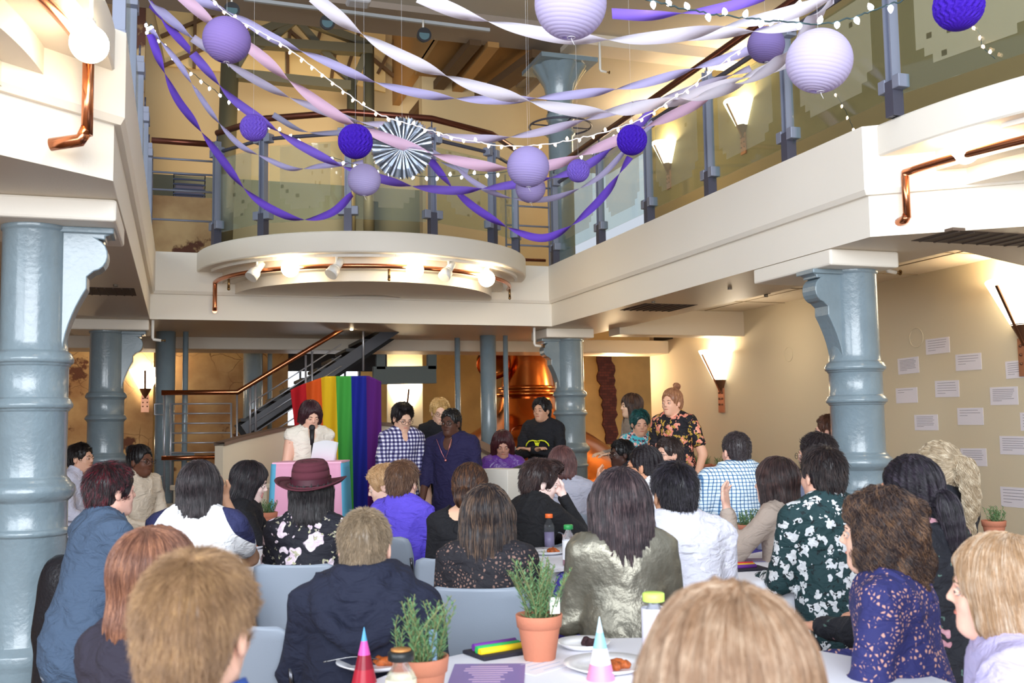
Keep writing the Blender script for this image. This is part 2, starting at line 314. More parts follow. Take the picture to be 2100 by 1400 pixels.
# ---------------------------------------------------------------- iron columns with scroll brackets
def bracket_poly(L=.26, H=.74):
    P = [(0, 0), (L, 0), (L, -.035), (L-.03, -.045), (L-.03, -.065)]
    # scroll bulge
    for i in range(9): a = math.radians(70-150*i/8); P.append((L-.10+.085*math.cos(a), -.15+.095*math.sin(a)))
    P += [(L-.12, -.275), (L-.12, -.34)]
    for i in range(1, 9): t = i/8; P.append((.02+(L-.14)*(1-t)**1.9, -.34-(H-.34)*t))
    P += [(0, -H)]; return P
def sharpen(pr, e=.004):     # support loops so the mouldings keep crisp edges
    out = [pr[0]]
    for i in range(1, len(pr)-1):
        p = np.array(pr[i]); 
        for q in (pr[i-1], pr[i+1]):
            v = np.array(q)-p; L_ = np.linalg.norm(v); out.append(tuple(p+v/L_*min(e, L_*.3)))
    return out+[pr[-1]]
def column(x, y, label, D=.37, dirs=((1, 0),), cap=(-.3, -.3, .3, .3), zc=2.58):
    t = thing('iron_column', label, 'column', (x, y, 0))
    R = D/2; pr = [(R*1.22, 0), (R*1.22, .22), (R*1.28, .25), (R*1.28, .30), (R*1.08, .34), (R*1.06, .90), (R*1.12, .905), (R*1.15, .92), (R*1.12, .935), (R*1.06, .94),
        (R*1.06, 1.08), (R*1.12, 1.09), (R*1.22, 1.11), (R*1.27, 1.135), (R*1.24, 1.165), (R*1.12, 1.185), (R*1.08, 1.20), (R*1.02, 1.21), (R, 1.22), (R, 1.565), (R*1.05, 1.57), (R*1.06, 1.58), (R*1.13, 1.585), (R*1.15, 1.605), (R*1.10, 1.62), (R*1.06, 1.635), (R*1.0, 1.64),
        (R, 1.81), (R*1.05, 1.815), (R*1.06, 1.825), (R*1.13, 1.83), (R*1.15, 1.85), (R*1.10, 1.87), (R*1.06, 1.885), (R*.97, 1.895), (R*.95, 1.95), (R*.94, zc-.03), (R*1.0, zc-.02), (R*1.0, zc)]
    MB().lathe(sharpen(pr), n=48).build('shaft', blue, t)
    for d in dirs:
        b = MB().plate(bracket_poly(), (d[0]*R*.72, d[1]*R*.72, zc), (d[0], d[1], 0), (0, 0, 1), (-d[1], d[0], 0), .17)
        b.box((d[0]*(R*.72+.13), d[1]*(R*.72+.13), zc-.017), (.29 if d[0] else .22, .29 if d[1] else .22, .034))
        b.build('bracket', blue, t, bevel=.008)
    MB().box(((cap[0]+cap[2])/2, (cap[1]+cap[3])/2, (2.7+zc)/2), (cap[2]-cap[0], cap[3]-cap[1], 2.7-zc)).build('cap_block', white, t, bevel=.015)
    return t
column(-.765, 6.0, 'large grey-blue iron column at the far left with a scroll bracket', .36, cap=(-.6, -.3, .428, .5))
column(-.79, 12.1, 'grey-blue iron column beside the cracked plaster wall, scroll bracket facing the room', .385, cap=(-.4, -.25, .45, .5))
column(4.86, 6.35, 'grey-blue iron column standing in front of the tan wall of papers', .39, ((-1, 0),), cap=(-.385, -.28, .22, .75))
column(4.90, 12.3, 'grey-blue iron column in front of the copper kettle', .40, ((-1, 0),), cap=(-.425, -.30, .24, .3))
def gaspipe_column(x, y, label, h=3.0, r=.085):
    t = thing('pipe_column', label, 'column', (x, y, 0))
    MB().cyl((0, 0, 0), (0, 0, h), r, n=24).build('shaft', blue, t)
    MB().cyl((.24, -.05, 0), (.24, -.05, h), .035, n=14).cyl((-.1, -.05, 1.12), (.36, -.05, 1.12), .05, n=14).build('side_pipe', blue, t)
gaspipe_column(-.18, 13.3, 'slim grey pipe column left of the stair railing', 3.0, .12)
gaspipe_column(1.02, 15.2, 'dark grey pipe column between plaster wall and staircase', 3.4, .14)
gaspipe_column(4.05, 13.2, 'slim grey pipe column left of the copper kettle', 3.0, .11)
MB().cyl((0, 0, 0), (0, 0, 3.), .04).build('pipe_column', blue).location = (3.72, 13.6, 0)
tagit(bpy.data.objects['pipe_column.003'], 'thin grey pipe standing behind the person in glasses', 'pipe')
# ---------------------------------------------------------------- railing posts, glass, handrails
def post(x, y, a, z0=3.46, h=1.16, label='', group='railing posts'):
    t = thing('railing_post', label, 'post', (x, y, z0), a, group)
    MB().box((-.028, 0, h/2), (.012, .07, h)).box((.028, 0, h/2), (.012, .07, h)).box((0, 0, h/2), (.05, .012, h)).build('upright', greyp, t)
    MB().box((0, 0, .12), (.08, .085, .24)).build('foot', darkrail, t)
    for z in (.22, h-.12):
        for sx in (-.07, .07): MB().box((sx, 0, z), (.07, .09, .09)).build('glass_clamp', greyp, t, bevel=.006)
    MB().cyl((0, 0, h), (0, 0, h+.10), .008).build('handrail_stem', darkrail, t)
    return t
ys = [11.45, 10.25, 9.02, 7.79, 6.57, 5.35, 4.2]
yl = ['', 'grey steel railing post of the right gallery, deepest of the row', 'grey steel railing post of the right gallery beside the dark purple paper ball', 'grey steel railing post of the right gallery between the two lit yellow panels', 'grey steel railing post of the right gallery behind the small upper lantern', 'grey steel railing post of the right gallery right of the big white lantern', 'grey steel railing post of the right gallery at the picture edge']
post(4.47, 11.62, PI/2, label='grey steel railing post in the far right corner of the gallery')
for y, l in zip(ys[1:], yl[1:]): post(4.5 if y > 5 else 4.78, y, PI/2, label=l)
for i, y in enumerate((6.0, 7.4, 8.8, 10.2, 11.5)):
    post(-.36, y, PI/2, label='grey steel railing post of the left gallery seen edge-on, number %s from the front' % ('one', 'two', 'three', 'four', 'five')[i])
pang = [math.atan2(p[1]-BC[1], p[0]-BC[0]) for p in ((.26, 10.86+.35), (.78, 10.46+.1), (1.6, 10.05), (2.53, 9.99), (3.33, 10.41), (3.75, 10.95))]
bl = ['at its left end', 'left of the pale paper lantern', 'behind the dark purple ball', 'right of the silver fan', 'left of the lilac lantern pair', 'at its right end']
bp = []
for a, l in zip(pang, bl):
    r = BR-.07; p = (BC[0]+r*math.cos(a), BC[1]+r*math.sin(a)); bp.append((*p, a)); post(p[0], p[1], a+PI/2, label='grey steel railing post of the round balcony '+l)
def pane(p, q, label, z0=3.6, z1=4.42):
    p = np.array([p[0], p[1]]); q = np.array([q[0], q[1]]); d = (q-p)/np.linalg.norm(q-p); p = p+d*.07; q = q-d*.07
    t = thing('glass_panel', label, 'railing glass', (*(p+q)/2, z0), group='railing glass panels')
    MB().beam((*p, (z0+z1)/2), (*q, (z0+z1)/2), .012, z1-z0).build('pane', glass, t, world=True)
    e = (q-p); nrm = np.array([e[1], -e[0]])/np.linalg.norm(e)*.010; w = np.linalg.norm(e); u = e/w; st = .06
    X0, X1, Z0, Z1 = .12, w-.12, z0+.13, z1-.02
    poly = [(X0, Z1), (X0, Z0+2*st), (X0+st, Z0+2*st), (X0+st, Z0+st), (X0+2*st, Z0+st), (X0+2*st, Z0), (X1-2*st, Z0), (X1-2*st, Z0+st), (X1-st, Z0+st), (X1-st, Z0+2*st), (X1, Z0+2*st), (X1, Z1)]
    MB().plate(poly, (*(p+nrm), 0), (u[0], u[1], 0), (0, 0, 1), (nrm[0], nrm[1], 0), .2).build('etched_film', etched, t, world=True)
rl = ['by the far corner', 'right of the far corner panel', 'beside the purple ball', 'with the sconce glow behind it', 'behind the large lantern', 'right of the large lantern']
Y = [11.62]+ys[1:]
for i in range(6): pane((4.5, Y[i]), (4.5 if i < 5 else 4.78, Y[i+1]), 'clear glass railing panel of the right gallery '+rl[i])
for i, (a, b) in enumerate(zip(bp[:-1], bp[1:])): pane(a, b, 'clear glass railing panel of the round balcony, %s from its left end' % ('first', 'second', 'third', 'fourth', 'fifth')[i])
for i, (a, b) in enumerate(zip((6.0, 7.4, 8.8, 10.2), (7.4, 8.8, 10.2, 11.5))): pane((-.37, a), (-.37, b), 'clear glass railing panel of the left gallery, %s from the front' % ('first', 'second', 'third', 'fourth')[i])
zr = 4.72
def pipe_thing(name, P, r, mat, label, cat, n=14): return tagit(MB().tube(P, r, n).build(name, mat), label, cat)
pipe_thing('copper_handrail', [(4.5, 11.7, zr), (4.5, 9, zr), (4.5, 5.6, zr), (4.56, 4.9, zr), (4.8, 4.1, zr)], .032, copper_d, 'brown copper handrail running along the right gallery', 'handrail')
pipe_thing('steel_top_rail', [(4.5, 11.6, 4.5), (4.5, 5.6, 4.5), (4.56, 4.9, 4.5), (4.8, 4.1, 4.5)], .022, darkrail, 'dark steel bar under the copper handrail on the right gallery', 'rail')
bpz = [(p[0], p[1], zr) for p in bp]
pipe_thing('copper_handrail', smooth_path(bpz, 1), .034, copper_d, 'brown copper handrail in straight lengths around the round balcony', 'handrail')
pipe_thing('steel_top_rail', [(p[0], p[1], 4.5) for p in bp], .02, darkrail, 'dark steel bar around the round balcony below its handrail', 'rail')
for side, x0, x1, lab in (('l', -.34, bp[0][0], 'left'), ('r', bp[-1][0]+.12, 4.44, 'right')):
    t = thing('bar_railing', 'short railing of thin steel bars joining the round balcony to the %s corner' % lab, 'railing', ((x0+x1)/2, 11.72, 3.46))
    for xx in (x0+.01, x1-.01): MB().cyl((xx, 11.72, 3.46), (xx, 11.72, 4.6), .012, n=8).build('baluster', greyp, t, world=True)
    for z in ((.36, .7, .9, 1.06) if side == 'l' else (.25, .5, .75, 1.0)):
        MB().cyl((x0, 11.72, 3.46+z), (x1, 11.72, 3.46+z), .012, n=10).build('bar', greyp, t, world=True)
    if side == 'l': MB().cyl((x0, 11.72, zr), (x1, 11.72, zr), .034).build('handrail', copper_d, t, world=True)
    else: MB().cyl((x0, 11.9, 3.56), (x1, 11.9, 3.56), .02).build('handrail', copper_d, t, world=True)
# copper fire pipes under the bays
an = lambda c, r, a, z: (c[0]+r*math.cos(a), c[1]+r*math.sin(a), z)
P = [an(BC, BR-.20, PI+.12+(PI-.30)*i/40, 3.13) for i in range(41)]
t = thing('copper_pipe', 'curved copper pipe under the round balcony with a drop at its left end', 'pipe', (BC[0], BC[1]-BR, 3.13))
MB().tube([(P[0][0]-.0, P[0][1]-.0, 2.80), (P[0][0], P[0][1], 2.85), (P[0][0], P[0][1], 3.09)]+P, .024, 12).build('pipe', copper, t, world=True)
MB().tube([(P[0][0], P[0][1], 2.84), (P[0][0], P[0][1]+.1, 2.80), (P[0][0], 11.75, 2.80)], .026, 12).build('elbow', copper, t, world=True)
for k in (4, 20, 38): MB().cyl((P[k][0], P[k][1], 3.10), (P[k][0], P[k][1], 3.0), .014).ball((P[k][0], P[k][1], 2.99), .018, 8, 6).build('sprinkler_head', M('brass', srgb(150, 120, 80), .35, .9), t, world=True)
a0 = PI+.04
P = [an(RC, RR-.12, a0+.5*i/16, 3.11) for i in range(17)]
t = thing('copper_pipe', 'copper pipe under the right gallery edge with a vertical drop on the white fascia', 'pipe', P[0])
q = atY(1858, 452, P[0][1]); q2 = (P[0][0]+.0, P[0][1], 2.80)
MB().tube([q2, (q2[0], q2[1], 3.08)]+P, .026, 12).build('pipe', copper, t, world=True)
MB().tube([(q2[0], q2[1]-.0, 2.82), (q2[0], q2[1]+.02, 2.795), (q2[0]+.02, q2[1]+.2, 2.78)], .03, 12).build('elbow', copper, t, world=True)
q = atZ(178, 286, 2.80); a_ = math.atan2(q[1]-LC[1], q[0]-LC[0]); r_ = math.hypot(q[1]-LC[1], q[0]-LC[0])
P = [an(LC, r_, a_-.5*i/16, 3.20) for i in range(17)]
t = thing('copper_pipe', 'copper pipe with a long drop beside the bright globe at the upper left', 'pipe', P[0])
MB().tube([(P[0][0], P[0][1], 2.82), (P[0][0], P[0][1], 3.17)]+P, .026, 12).build('pipe', copper, t, world=True)
MB().tube([(P[0][0], P[0][1], 2.85), (P[0][0]-.03, P[0][1]+.02, 2.80), (P[0][0]-.16, P[0][1]+.06, 2.78)], .03, 12).build('elbow', copper, t, world=True)
# ---------------------------------------------------------------- upper level
upwall = M('upper_hall_plaster', srgb(200, 176, 132), .8, bump=(30, .1))
upbrown = M('brown_roof_boards', srgb(168, 126, 74), .7, bump=(20, .1))
yell = M('pale_yellow_roof_panel', srgb(244, 214, 150), .75)
struct('ceiling_upper', MB().box((2.0, 8.0, 6.82), (11, 8.6, .26)).box((6.7, 15.6, 6.82), (3.6, 6.6, .26)), M('upper_ceiling', srgb(188, 180, 166), .8, bump=(90, .1)))
struct('trim_9', MB().box((1.6, 12.2, 6.69), (7.0, .8, .16)), brownceil)
struct('trim_10', MB().box((6.6, 12.2, 6.62), (3.4, .4, .16)).box((5.2, 14.5, 6.62), (.35, 4.2, .2)), cream)
struct('wall_upper_back', MB().box((1.6, 16.1, 6.3), (9.0, .2, 5.7)), upwall)
struct('wall_upper_low', MB().box((2.3, 15.6, 4.35), (5.6, .12, 1.85)).box((.9, 15.45, 3.85), (1.6, .1, .9)), M('grey_green_reflection', srgb(104, 106, 88), .6))  # low wall's colour stands in for grey-green reflections in the railing glass
struct('wall_upper_left', MB().box((-1.7, 13.9, 5.4), (2.4, .2, 4.0)), oldplaster)
struct('floor_upper', MB().box((2.5, 15.2, 3.4), (13, 2.1, .1)), cream)
struct('ceiling_back', MB().box((.2, 14.2, 9.2), (6.6, 4.2, .2)).box((4.35, 13.35, 6.78), (2.1, 1.9, .12)).box((3.36, 14.2, 7.95), (.12, 3.8, 2.3)), upbrown)
struct('wall_upper_right_end', MB().box((4.5, 14.4, 5.1), (2.2, .2, 3.5)), upwall)
# pale roof panels set against the rear wall, with dark glazing bars
def onY(pts, Y): return [atY(x, y, Y) for x, y in pts]
def wallpoly(name, pts, Y, t, mat):
    P = onY(pts, Y); return struct(name, MB().plate([(p[0], p[2]) for p in P], (0, Y, 0), (1, 0, 0), (0, 0, 1), (0, 1, 0), t), mat)
wallpoly('trim_11', [(300, -60), (340, 135), (480, 150), (715, 170), (790, 190), (790, 60), (790, -60)], 15.96, .05, yell)
t = MB()
for a, b, w in (((330, 75), (470, 16), .06), ((335, 135), (470, 78), .06), ((401, 0), (398, 140), .07), ((505, 60), (515, 20), .05), ((595, 55), (593, 90), .05), ((590, 60), (720, 170), .06), ((650, 90), (658, 60), .05), ((655, 30), (830, 175), .07), ((745, 40), (710, 150), .08), ((822, 60), (775, 150), .08), ((590, 150), (590, 95), .05), ((680, 160), (690, 90), .05)):
    p, q = atY(*a, 15.9), atY(*b, 15.9); t.beam(p, q, .05, w, up=(0, 1, 0))
struct('trim_12', t, M('brown_glazing_bar', srgb(110, 82, 52), .6))
t = thing('storage_crate', 'dark blue wire crate on the upper floor behind the left bar railing', 'crate', atY(388, 412, 14.6)); m = MB()
m.box((0, 0, .02), (.42, .3, .03)); m.build('base', M('dark_blue_plastic', srgb(40, 52, 86), .5), t)
for i in range(5): MB().box((0, -.15, .06+.07*i), (.42, .012, .022)).box((0, .15, .06+.07*i), (.42, .012, .022)).box((-.21, 0, .06+.07*i), (.012, .3, .022)).box((.21, 0, .06+.07*i), (.012, .3, .022)).build('side_rail', MATS['dark_blue_plastic'], t)
MB().box((0, 0, .13), (.38, .26, .2)).build('contents', M('grey_cloth_load', srgb(110, 104, 120), .8), t, bevel=.03)
q = atY(388, 412, 14.6); struct('trim_20', MB().box((q[0]-.1, q[1], q[2]/2+3.46/2-.01), (.8, .6, q[2]-3.46)), oldplaster)
# longitudinal purlins of the rear roof (parallel to the room)
for k, (a, b) in enumerate((((975, 84), (848, 238)), ((1012, 88), (872, 262)), ((1110, 112), (905, 262)))):
    pa = atY(*a, 12.45); r_ = ray(*b); pb = CAM+r_*((pa[2]-.02*k-CAM[2])/r_[2])
    if pb[1] > 16: pb = pa+(pb-pa)*(3.5/(pb[1]-pa[1]))
    struct('trim_%d' % (13+k), MB().beam(pa, pb, .16+.12*(k == 2), .12), M('dark_brown_purlin', srgb(96, 72, 48), .7) if k != 1 else upbrown)
steelg = M('dark_olive_truss', srgb(84, 80, 60), .5)
# olive steel truss frame
t = thing('roof_truss', 'olive grey steel portal frame with a triangular truss under the pitched roof', 'truss', atY(610, 330, 14.8))
def Yb(a, b, w, h, Y=14.8, name='member'):
    MB().beam(atY(*a, Y), atY(*b, Y), h, w, up=(0, 1, 0)).build(name, steelg, t, world=True)
MB().cyl(atY(457, 330, 14.8)*[1, 1, 0]+[0, 0, 3.45], atY(472, 120, 14.8), .13).build('post', steelg, t, world=True)
MB().cyl(atY(756, 330, 14.8)*[1, 1, 0]+[0, 0, 3.45], atY(756, 90, 14.8), .085).build('post', steelg, t, world=True)
MB().cyl(atY(718, 330, 14.8)*[1, 1, 0]+[0, 0, 3.45], atY(722, 150, 14.8), .075).build('post', steelg, t, world=True)
Yb((480, 85), (762, 104), .18, .14, name='top_chord'); Yb((470, 152), (718, 178), .18, .14, name='tie_beam')
Yb((608, 36), (765, 96), .11, .12, name='rafter'); Yb((608, 36), (476, 88), .11, .12, name='rafter')
Yb((608, 40), (525, 104), .08, .1, name='strut'); Yb((608, 40), (722, 170), .07, .1, name='strut'); Yb((722, 178), (752, 104), .10, .1, name='strut'); Yb((478, 150), (512, 92), .08, .1, name='strut')
# upper part of the right column with its fluted capital
t = thing('iron_column', 'dark grey-blue upper iron column with a flared fluted capital', 'column', (4.84, 12.3, 3.42))
MB().lathe([(.20, 0), (.20, .08), (.17, .14), (.165, 1.9), (.20, 1.93), (.20, 1.98), (.17, 2.0), (.17, 2.12), (.19, 2.14), (.19, 2.2), (.165, 2.24)], n=32).build('shaft', blue, t)
V = []; n = 48; prof = [(.17, 2.24), (.175, 2.4), (.21, 2.6), (.28, 2.75), (.34, 2.86)]
for r_, z in prof:
    for i in range(n): a = 2*PI*i/n; rr = r_*(1+.16*(r_-.15)/.2*abs(math.cos(4*a))**.6); V.append((rr*math.cos(a), rr*math.sin(a), z))
MB().add(V, [(i*n+k, i*n+(k+1) % n, (i+1)*n+(k+1) % n, (i+1)*n+k) for i in range(len(prof)-1) for k in range(n)], True).box((0, 0, 2.88), (.8, .8, .06)).build('capital', blue, t)
a = MB(); a.tube([(.42*math.cos(x), .42*math.sin(x), 2.05) for x in np.linspace(0, 2*PI, 33)[:-1]], .014, 8, closed=True)
for x in (0, PI/2, PI, 3*PI/2): a.cyl((.15*math.cos(x), .15*math.sin(x), 2.05), (.42*math.cos(x), .42*math.sin(x), 2.05), .01, n=8)
a.build('ring', darkrail, t)
# ceiling spots on a track
whitem = M('white_enamel', srgb(240, 238, 232), .35)
t = thing('track_light', 'grey ceiling track with round spotlights above the atrium', 'track light', atY(700, 40, 11.8))
MB().beam(atY(500, -2, 11.8), atY(1004, 62, 11.8), .04, .04).build('track', M('grey_track', srgb(170, 174, 178), .5), t, world=True)
for x, y in ((475, 22), (670, 48), (868, 73)):
    p = atY(x, y, 11.75); s = MB().cyl(p+[0, .05, 0], p+[0, -.06, -.01], .075, .09, n=24); o = s.build('lamp_head', M('dark_lamp', (.03, .03, .035), .3), t, world=True)
    MB().cyl(p+[0, -.055, -.01], p+[0, -.062, -.01], .065, n=24).build('lens', M('lamp_lens', srgb(90, 120, 130), .1, coat=1), o, world=True)
    MB().cyl(p, p+[0, 0, .2], .012).build('stem', whitem, o, world=True)
o = MB().box((0, 0, 0), (.27, .22, .07)).build('wifi_access_point', M('grey_plastic', srgb(190, 190, 196), .5), bevel=.03); o.location = atY(735, 10, 11.0); tagit(o, 'white wireless access point on the upper ceiling edge', 'access point')
def sprink(p, lab, up=0):
    t = thing('sprinkler_pipe', lab, 'pipe', p)
    MB().tube([(0, 0, .40), (0, 0, .02), (.01, -.0, 0), (.09, 0, -.01)], .017, 10).build('pipe', whitem, t)
    MB().cyl((.09, 0, -.01), (.14, 0, -.01), .009).cyl((.13, 0, -.01), (.135, 0, -.01), .022).build('sprinkler_head', M('brass', (0, 0, 0)), t)
sprink(atY(1231, 145, 11.9), 'white sprinkler pipe on the upper ceiling right of the dark capital')
sprink(atY(1096, 708, 12.0)-[0, 0, 0], 'white sprinkler pipe dropping beside the capital of the kettle column')
sprink(atY(313, 696, 11.9), 'white sprinkler pipe dropping beside the left rear column')
sprink(atX(1818, 555, 5.35), 'white sprinkler pipe dropping beside the right column cap')
# globe lamps and spotlights on the bays
bulbm = M('lit_globe_bulb', (1, .9, .75), .5, emit=((1, .80, .52), 26))
def globe(p, r, label, stem=.10, e=5):
    t = thing('globe_lamp', label, 'lamp', p)
    MB().ball((0, 0, 0), r, 24, 16).build('bulb', bulbm, t)
    MB().cyl((0, 0, r*.9), (0, 0, r+stem), .016).cyl((0, 0, r*.8), (0, 0, r*1.25), r*.38, r*.3).build('holder', whitem, t)
    MB().box((0, 0, r+stem), (.12, .035, .02)).build('track_adapter', whitem, t)
    l = point('globe_lamp_light', p+np.array([0, 0, -.0]), e, (1, .78, .5), r*1.3); return t
gp = lambda x, y, r: np.array([BC[0]+r*math.cos(math.atan2(0, 1)), 0, 0])
def onbay(x, y, c, R, zz):   # point on the vertical cylinder of radius R seen at this pixel
    k = ray(x, y); o = CAM[:2]-np.array(c); d = k[:2]; a_ = d@d; b_ = 2*o@d; c_ = o@o-R*R; s_ = math.sqrt(max(0, b_*b_-4*a_*c_)); tt = (-b_-s_)/(2*a_); return CAM+k*tt
for x, y, l in ((595, 550, 'left one of the lit globe bulbs under the round balcony'), (851, 553, 'lit globe bulb under the middle of the round balcony'), (998, 571, 'lit globe bulb under the right end of the round balcony')):
    globe(onbay(x, y, BC, BR-.12, 0), .092, l, .06, 3.5)
globe(onbay(1980, 309, RC, RR-.16, 0), .085, 'lit globe bulb under the right gallery by the copper pipe', .10, 2.2)
globe(atD(183, 90, 4.35), .082, 'very bright globe bulb at the upper left above the copper drop pipe', .14, 3.0)
for x, y, l, a in ((527, 553, 'leftmost white spotlight under the round balcony', .5), (690, 547, 'white spotlight left of centre under the round balcony', .6), (920, 553, 'white spotlight right of centre under the round balcony', .9)):
    p = onbay(x, y, BC, BR-.12, 0); t = thing('spotlight', l, 'spotlight', p, 0, 'white spotlights under the round balcony')
    d = np.array([-.55, -.35, -.75]); d /= np.linalg.norm(d)
    MB().cyl(-d*.10, d*.0, .038, .042, n=24).cyl(d*.0, d*.035, .042, .062, n=24).cyl(d*.035, d*.12, .062, .068, n=24).build('lamp_head', whitem, t)
    MB().cyl((0, 0, 0), (.0, 0, .17), .012).build('stem', whitem, t)
t = MB(); 
for i in range(30):
    a_, b_ = PI+.25+(PI-.5)*i/30, PI+.25+(PI-.5)*(i+1)/30
    t.beam(an(BC, BR-.12, a_, 3.225), an(BC, BR-.12, b_, 3.225), .035, .03)
tagit(t.build('lighting_track', whitem), 'white curved lighting track under the round balcony', 'lighting track')
t = MB(); a0 = PI-.02
for i in range(12):
    a_, b_ = a0+.30+.7*i/12, a0+.30+.7*(i+1)/12
    t.beam(an(RC, RR-.12, a_, 3.225), an(RC, RR-.12, b_, 3.225), .035, .03)
tagit(t.build('lighting_track', whitem), 'white lighting track under the right gallery edge', 'lighting track')
globe(atY(721, 674, 12.6), .022, 'small lit bulb under the gallery above the rainbow flag', .03, 3)
# wall sconces
shade = M('lit_glass_shade', srgb(255, 244, 220), .5, emit=((1, .86, .62), 7)); cop2 = M('copper_plate', srgb(206, 150, 120), .35, .8)
brn = M('brown_sconce_metal', srgb(120, 84, 62), .4, .6)
def sconce(p, rz, label, s=1., e=30):     # local +x = out of the wall
    t = thing('wall_sconce', label, 'wall lamp', p, rz)
    m = MB(); n = 16; R = .27*s
    ring = lambda r, z, dz=0: [(r*math.cos(-PI/2+PI*i/n), r*math.sin(-PI/2+PI*i/n), z+dz*abs(math.cos(-PI/2+PI*i/n))) for i in range(n+1)]
    m.strip(ring(R, .34*s, .05), ring(.10*s, .02*s)).strip(ring(R-.008, .34*s, .05), ring(.092*s, .03*s)); m.build('shade', shade, t)
    MB().strip(ring(.105*s, .03*s), ring(.01, -.16*s)).beam((R*.96, 0, .33*s), (.02, 0, -.14*s), .03, .015).build('metal_cone', brn, t)
    MB().box((.012, 0, -.23*s), (.02, .13*s, .30*s)).build('back_plate', cop2, t)
    for yy in (-.035, .035):
        for zz in (-.14, -.21, -.28): MB().ball((.026, yy*s, zz*s), .013*s, 8, 6).build('rivet', brn, t)
    c, sn = math.cos(rz), math.sin(rz); q = np.array(p)+[c*.12, sn*.12, .30*s]; point('wall_sconce_light', q, e, (1, .80, .54), .06)
sconce(atX(1480, 782, 7.25), PI, 'lit conical wall sconce on the tan wall behind the standing man in the floral shirt', 1.15, 26)
sconce(atX(2102, 672, 7.25), PI, 'lit conical wall sconce at the right picture edge beside the papers', 1.15, 22)
sconce(atX(1525, 262, 7.5), PI, 'glowing sconce on the upper gallery wall seen through the railing, nearer one', 1., 75)
sconce(atX(1372, 340, 7.5), PI, 'glowing sconce on the upper gallery wall seen through the railing, farther one', 1., 75)
# ceiling vents and sprinklers below the gallery
dk = M('dark_vent', srgb(92, 80, 72), .7)
def vent(p, sx, sy, label):
    t = MB().box((0, 0, 0), (sx, sy, .02)); 
    for i in range(8): t.box((-sx/2+sx*(i+.5)/8, 0, -.012), (.012, sy*.94, .01))
    o = t.build('ceiling_vent', dk); o.location = p; tagit(o, label, 'vent')
vent(atZ(1350, 632, 2.69), .62, .62, 'square dark ceiling vent under the right gallery')
vent(atZ(2030, 492, 2.69), 1.0, .40, 'long grey ceiling vent at the right picture edge')
vent(atZ(210, 599, 2.69), .55, .5, 'dark ceiling vent under the left gallery beside the bracket')
p = atX(1360, 698, 7.24); o = MB().box((0, 0, 0), (.02, .62, .17)).build('wall_vent', M('black_grille', (.02, .02, .022), .6)); o.location = p; tagit(o, 'black rectangular grille high on the tan wall', 'vent')
for (x, y), l in (((237, 588), 'star shaped sprinkler head under the left gallery'), ((1340, 622), 'small sprinkler head beside the square vent'), ((1497, 594), 'small round sprinkler on the bright ceiling patch'), ((1571, 609), 'smoke detector on the right recessed ceiling')):
    p = atZ(x, y, 2.68); o = MB().cyl((0, 0, .02), (0, 0, -.0), .045, n=16).cyl((0, 0, 0), (0, 0, -.03), .02, n=12).build('fire_sprinkler', M('sprinkler', srgb(140, 132, 120), .4, .6)); o.location = p; tagit(o, l, 'sprinkler')
# ---------------------------------------------------------------- rear of the hall: stairs, flag, kettle, podium
silver = M('silver_grey_steel', srgb(176, 180, 190), .3, .6)
stone = M('speckled_stone', srgb(176, 166, 152), .5, var=(60, .35))
# curved ramp wall
def dwall(name, pts, mat, th=.12, cap=None, label=None):
    P = np.array([atD(x, y, d) for x, y, d in pts]); P = smooth_path(P, 6); T = np.gradient(P[:, :2], axis=0); Nn = np.stack([T[:, 1], -T[:, 0]], 1); Nn /= np.linalg.norm(Nn, axis=1)[:, None]
    a = P[:, :2]+Nn*th/2; b = P[:, :2]-Nn*th/2; z = P[:, 2]; m = MB()
    f = lambda q, zz: [(q[i][0], q[i][1], zz[i] if hasattr(zz, '__len__') else zz) for i in range(len(q))]
    m.strip(f(a, z), f(a, 0)).strip(f(b, z), f(b, 0)).strip(f(a, z), f(b, z), False)
    m.add([(*a[0], 0), (*b[0], 0), (*b[0], z[0]), (*a[0], z[0])], [(0, 1, 2, 3)]).add([(*a[-1], 0), (*b[-1], 0), (*b[-1], z[-1]), (*a[-1], z[-1])], [(0, 1, 2, 3)])
    t = thing(name, label, 'ramp wall', (*P[0][:2], 0)); m.build('wall_body', mat, t, world=True)
    if cap:
        a2 = P[:, :2]+Nn*(th/2+.02); b2 = P[:, :2]-Nn*(th/2+.02); c = MB()
        c.strip(f(a2, z), f(a2, z+.035)).strip(f(a2, z+.035), f(b2, z+.035), False).strip(f(b2, z+.035), f(b2, z)).strip(f(a2, z), f(b2, z), False); c.build('coping', cap, t, world=True)
    return t
dwall('ramp_wall', [(449, 914, 10.3), (500, 900, 10.6), (592, 880, 11.2), (690, 870, 11.5), (776, 871, 11.5), (887, 886, 11.2), (960, 905, 10.7), (1020, 935, 10.0)], M('warm_white_wall', srgb(222, 210, 188), .6), cap=M('brown_coping', srgb(120, 100, 88), .6), label='curved warm white ramp wall with brown coping behind the speaker')
t = MB().box((0, 0, .44), (.75, .5, .88)).box((0, 0, .9), (.8, .55, .05)).build('half_wall', M('warm_white_wall', (0, 0, 0)), bevel=.01); p = atD(505, 1000, 9.9); t.location = (p[0]-.25, p[1]-.1, 0); t.rotation_euler = (0, 0, .35)
tagit(t, 'low curved end block of the white ramp wall behind the long-haired woman', 'low wall')
t = thing('low_counter', 'low white counter with a speckled granite top left of the ramp', 'counter', (*atD(345, 1040, 9.0)[:2], 0))
MB().box((0, 0, .36), (.95, .5, .72)).build('body', white, t); MB().box((0, 0, .75), (1.02, .56, .06)).build('granite_top', stone, t, bevel=.01)
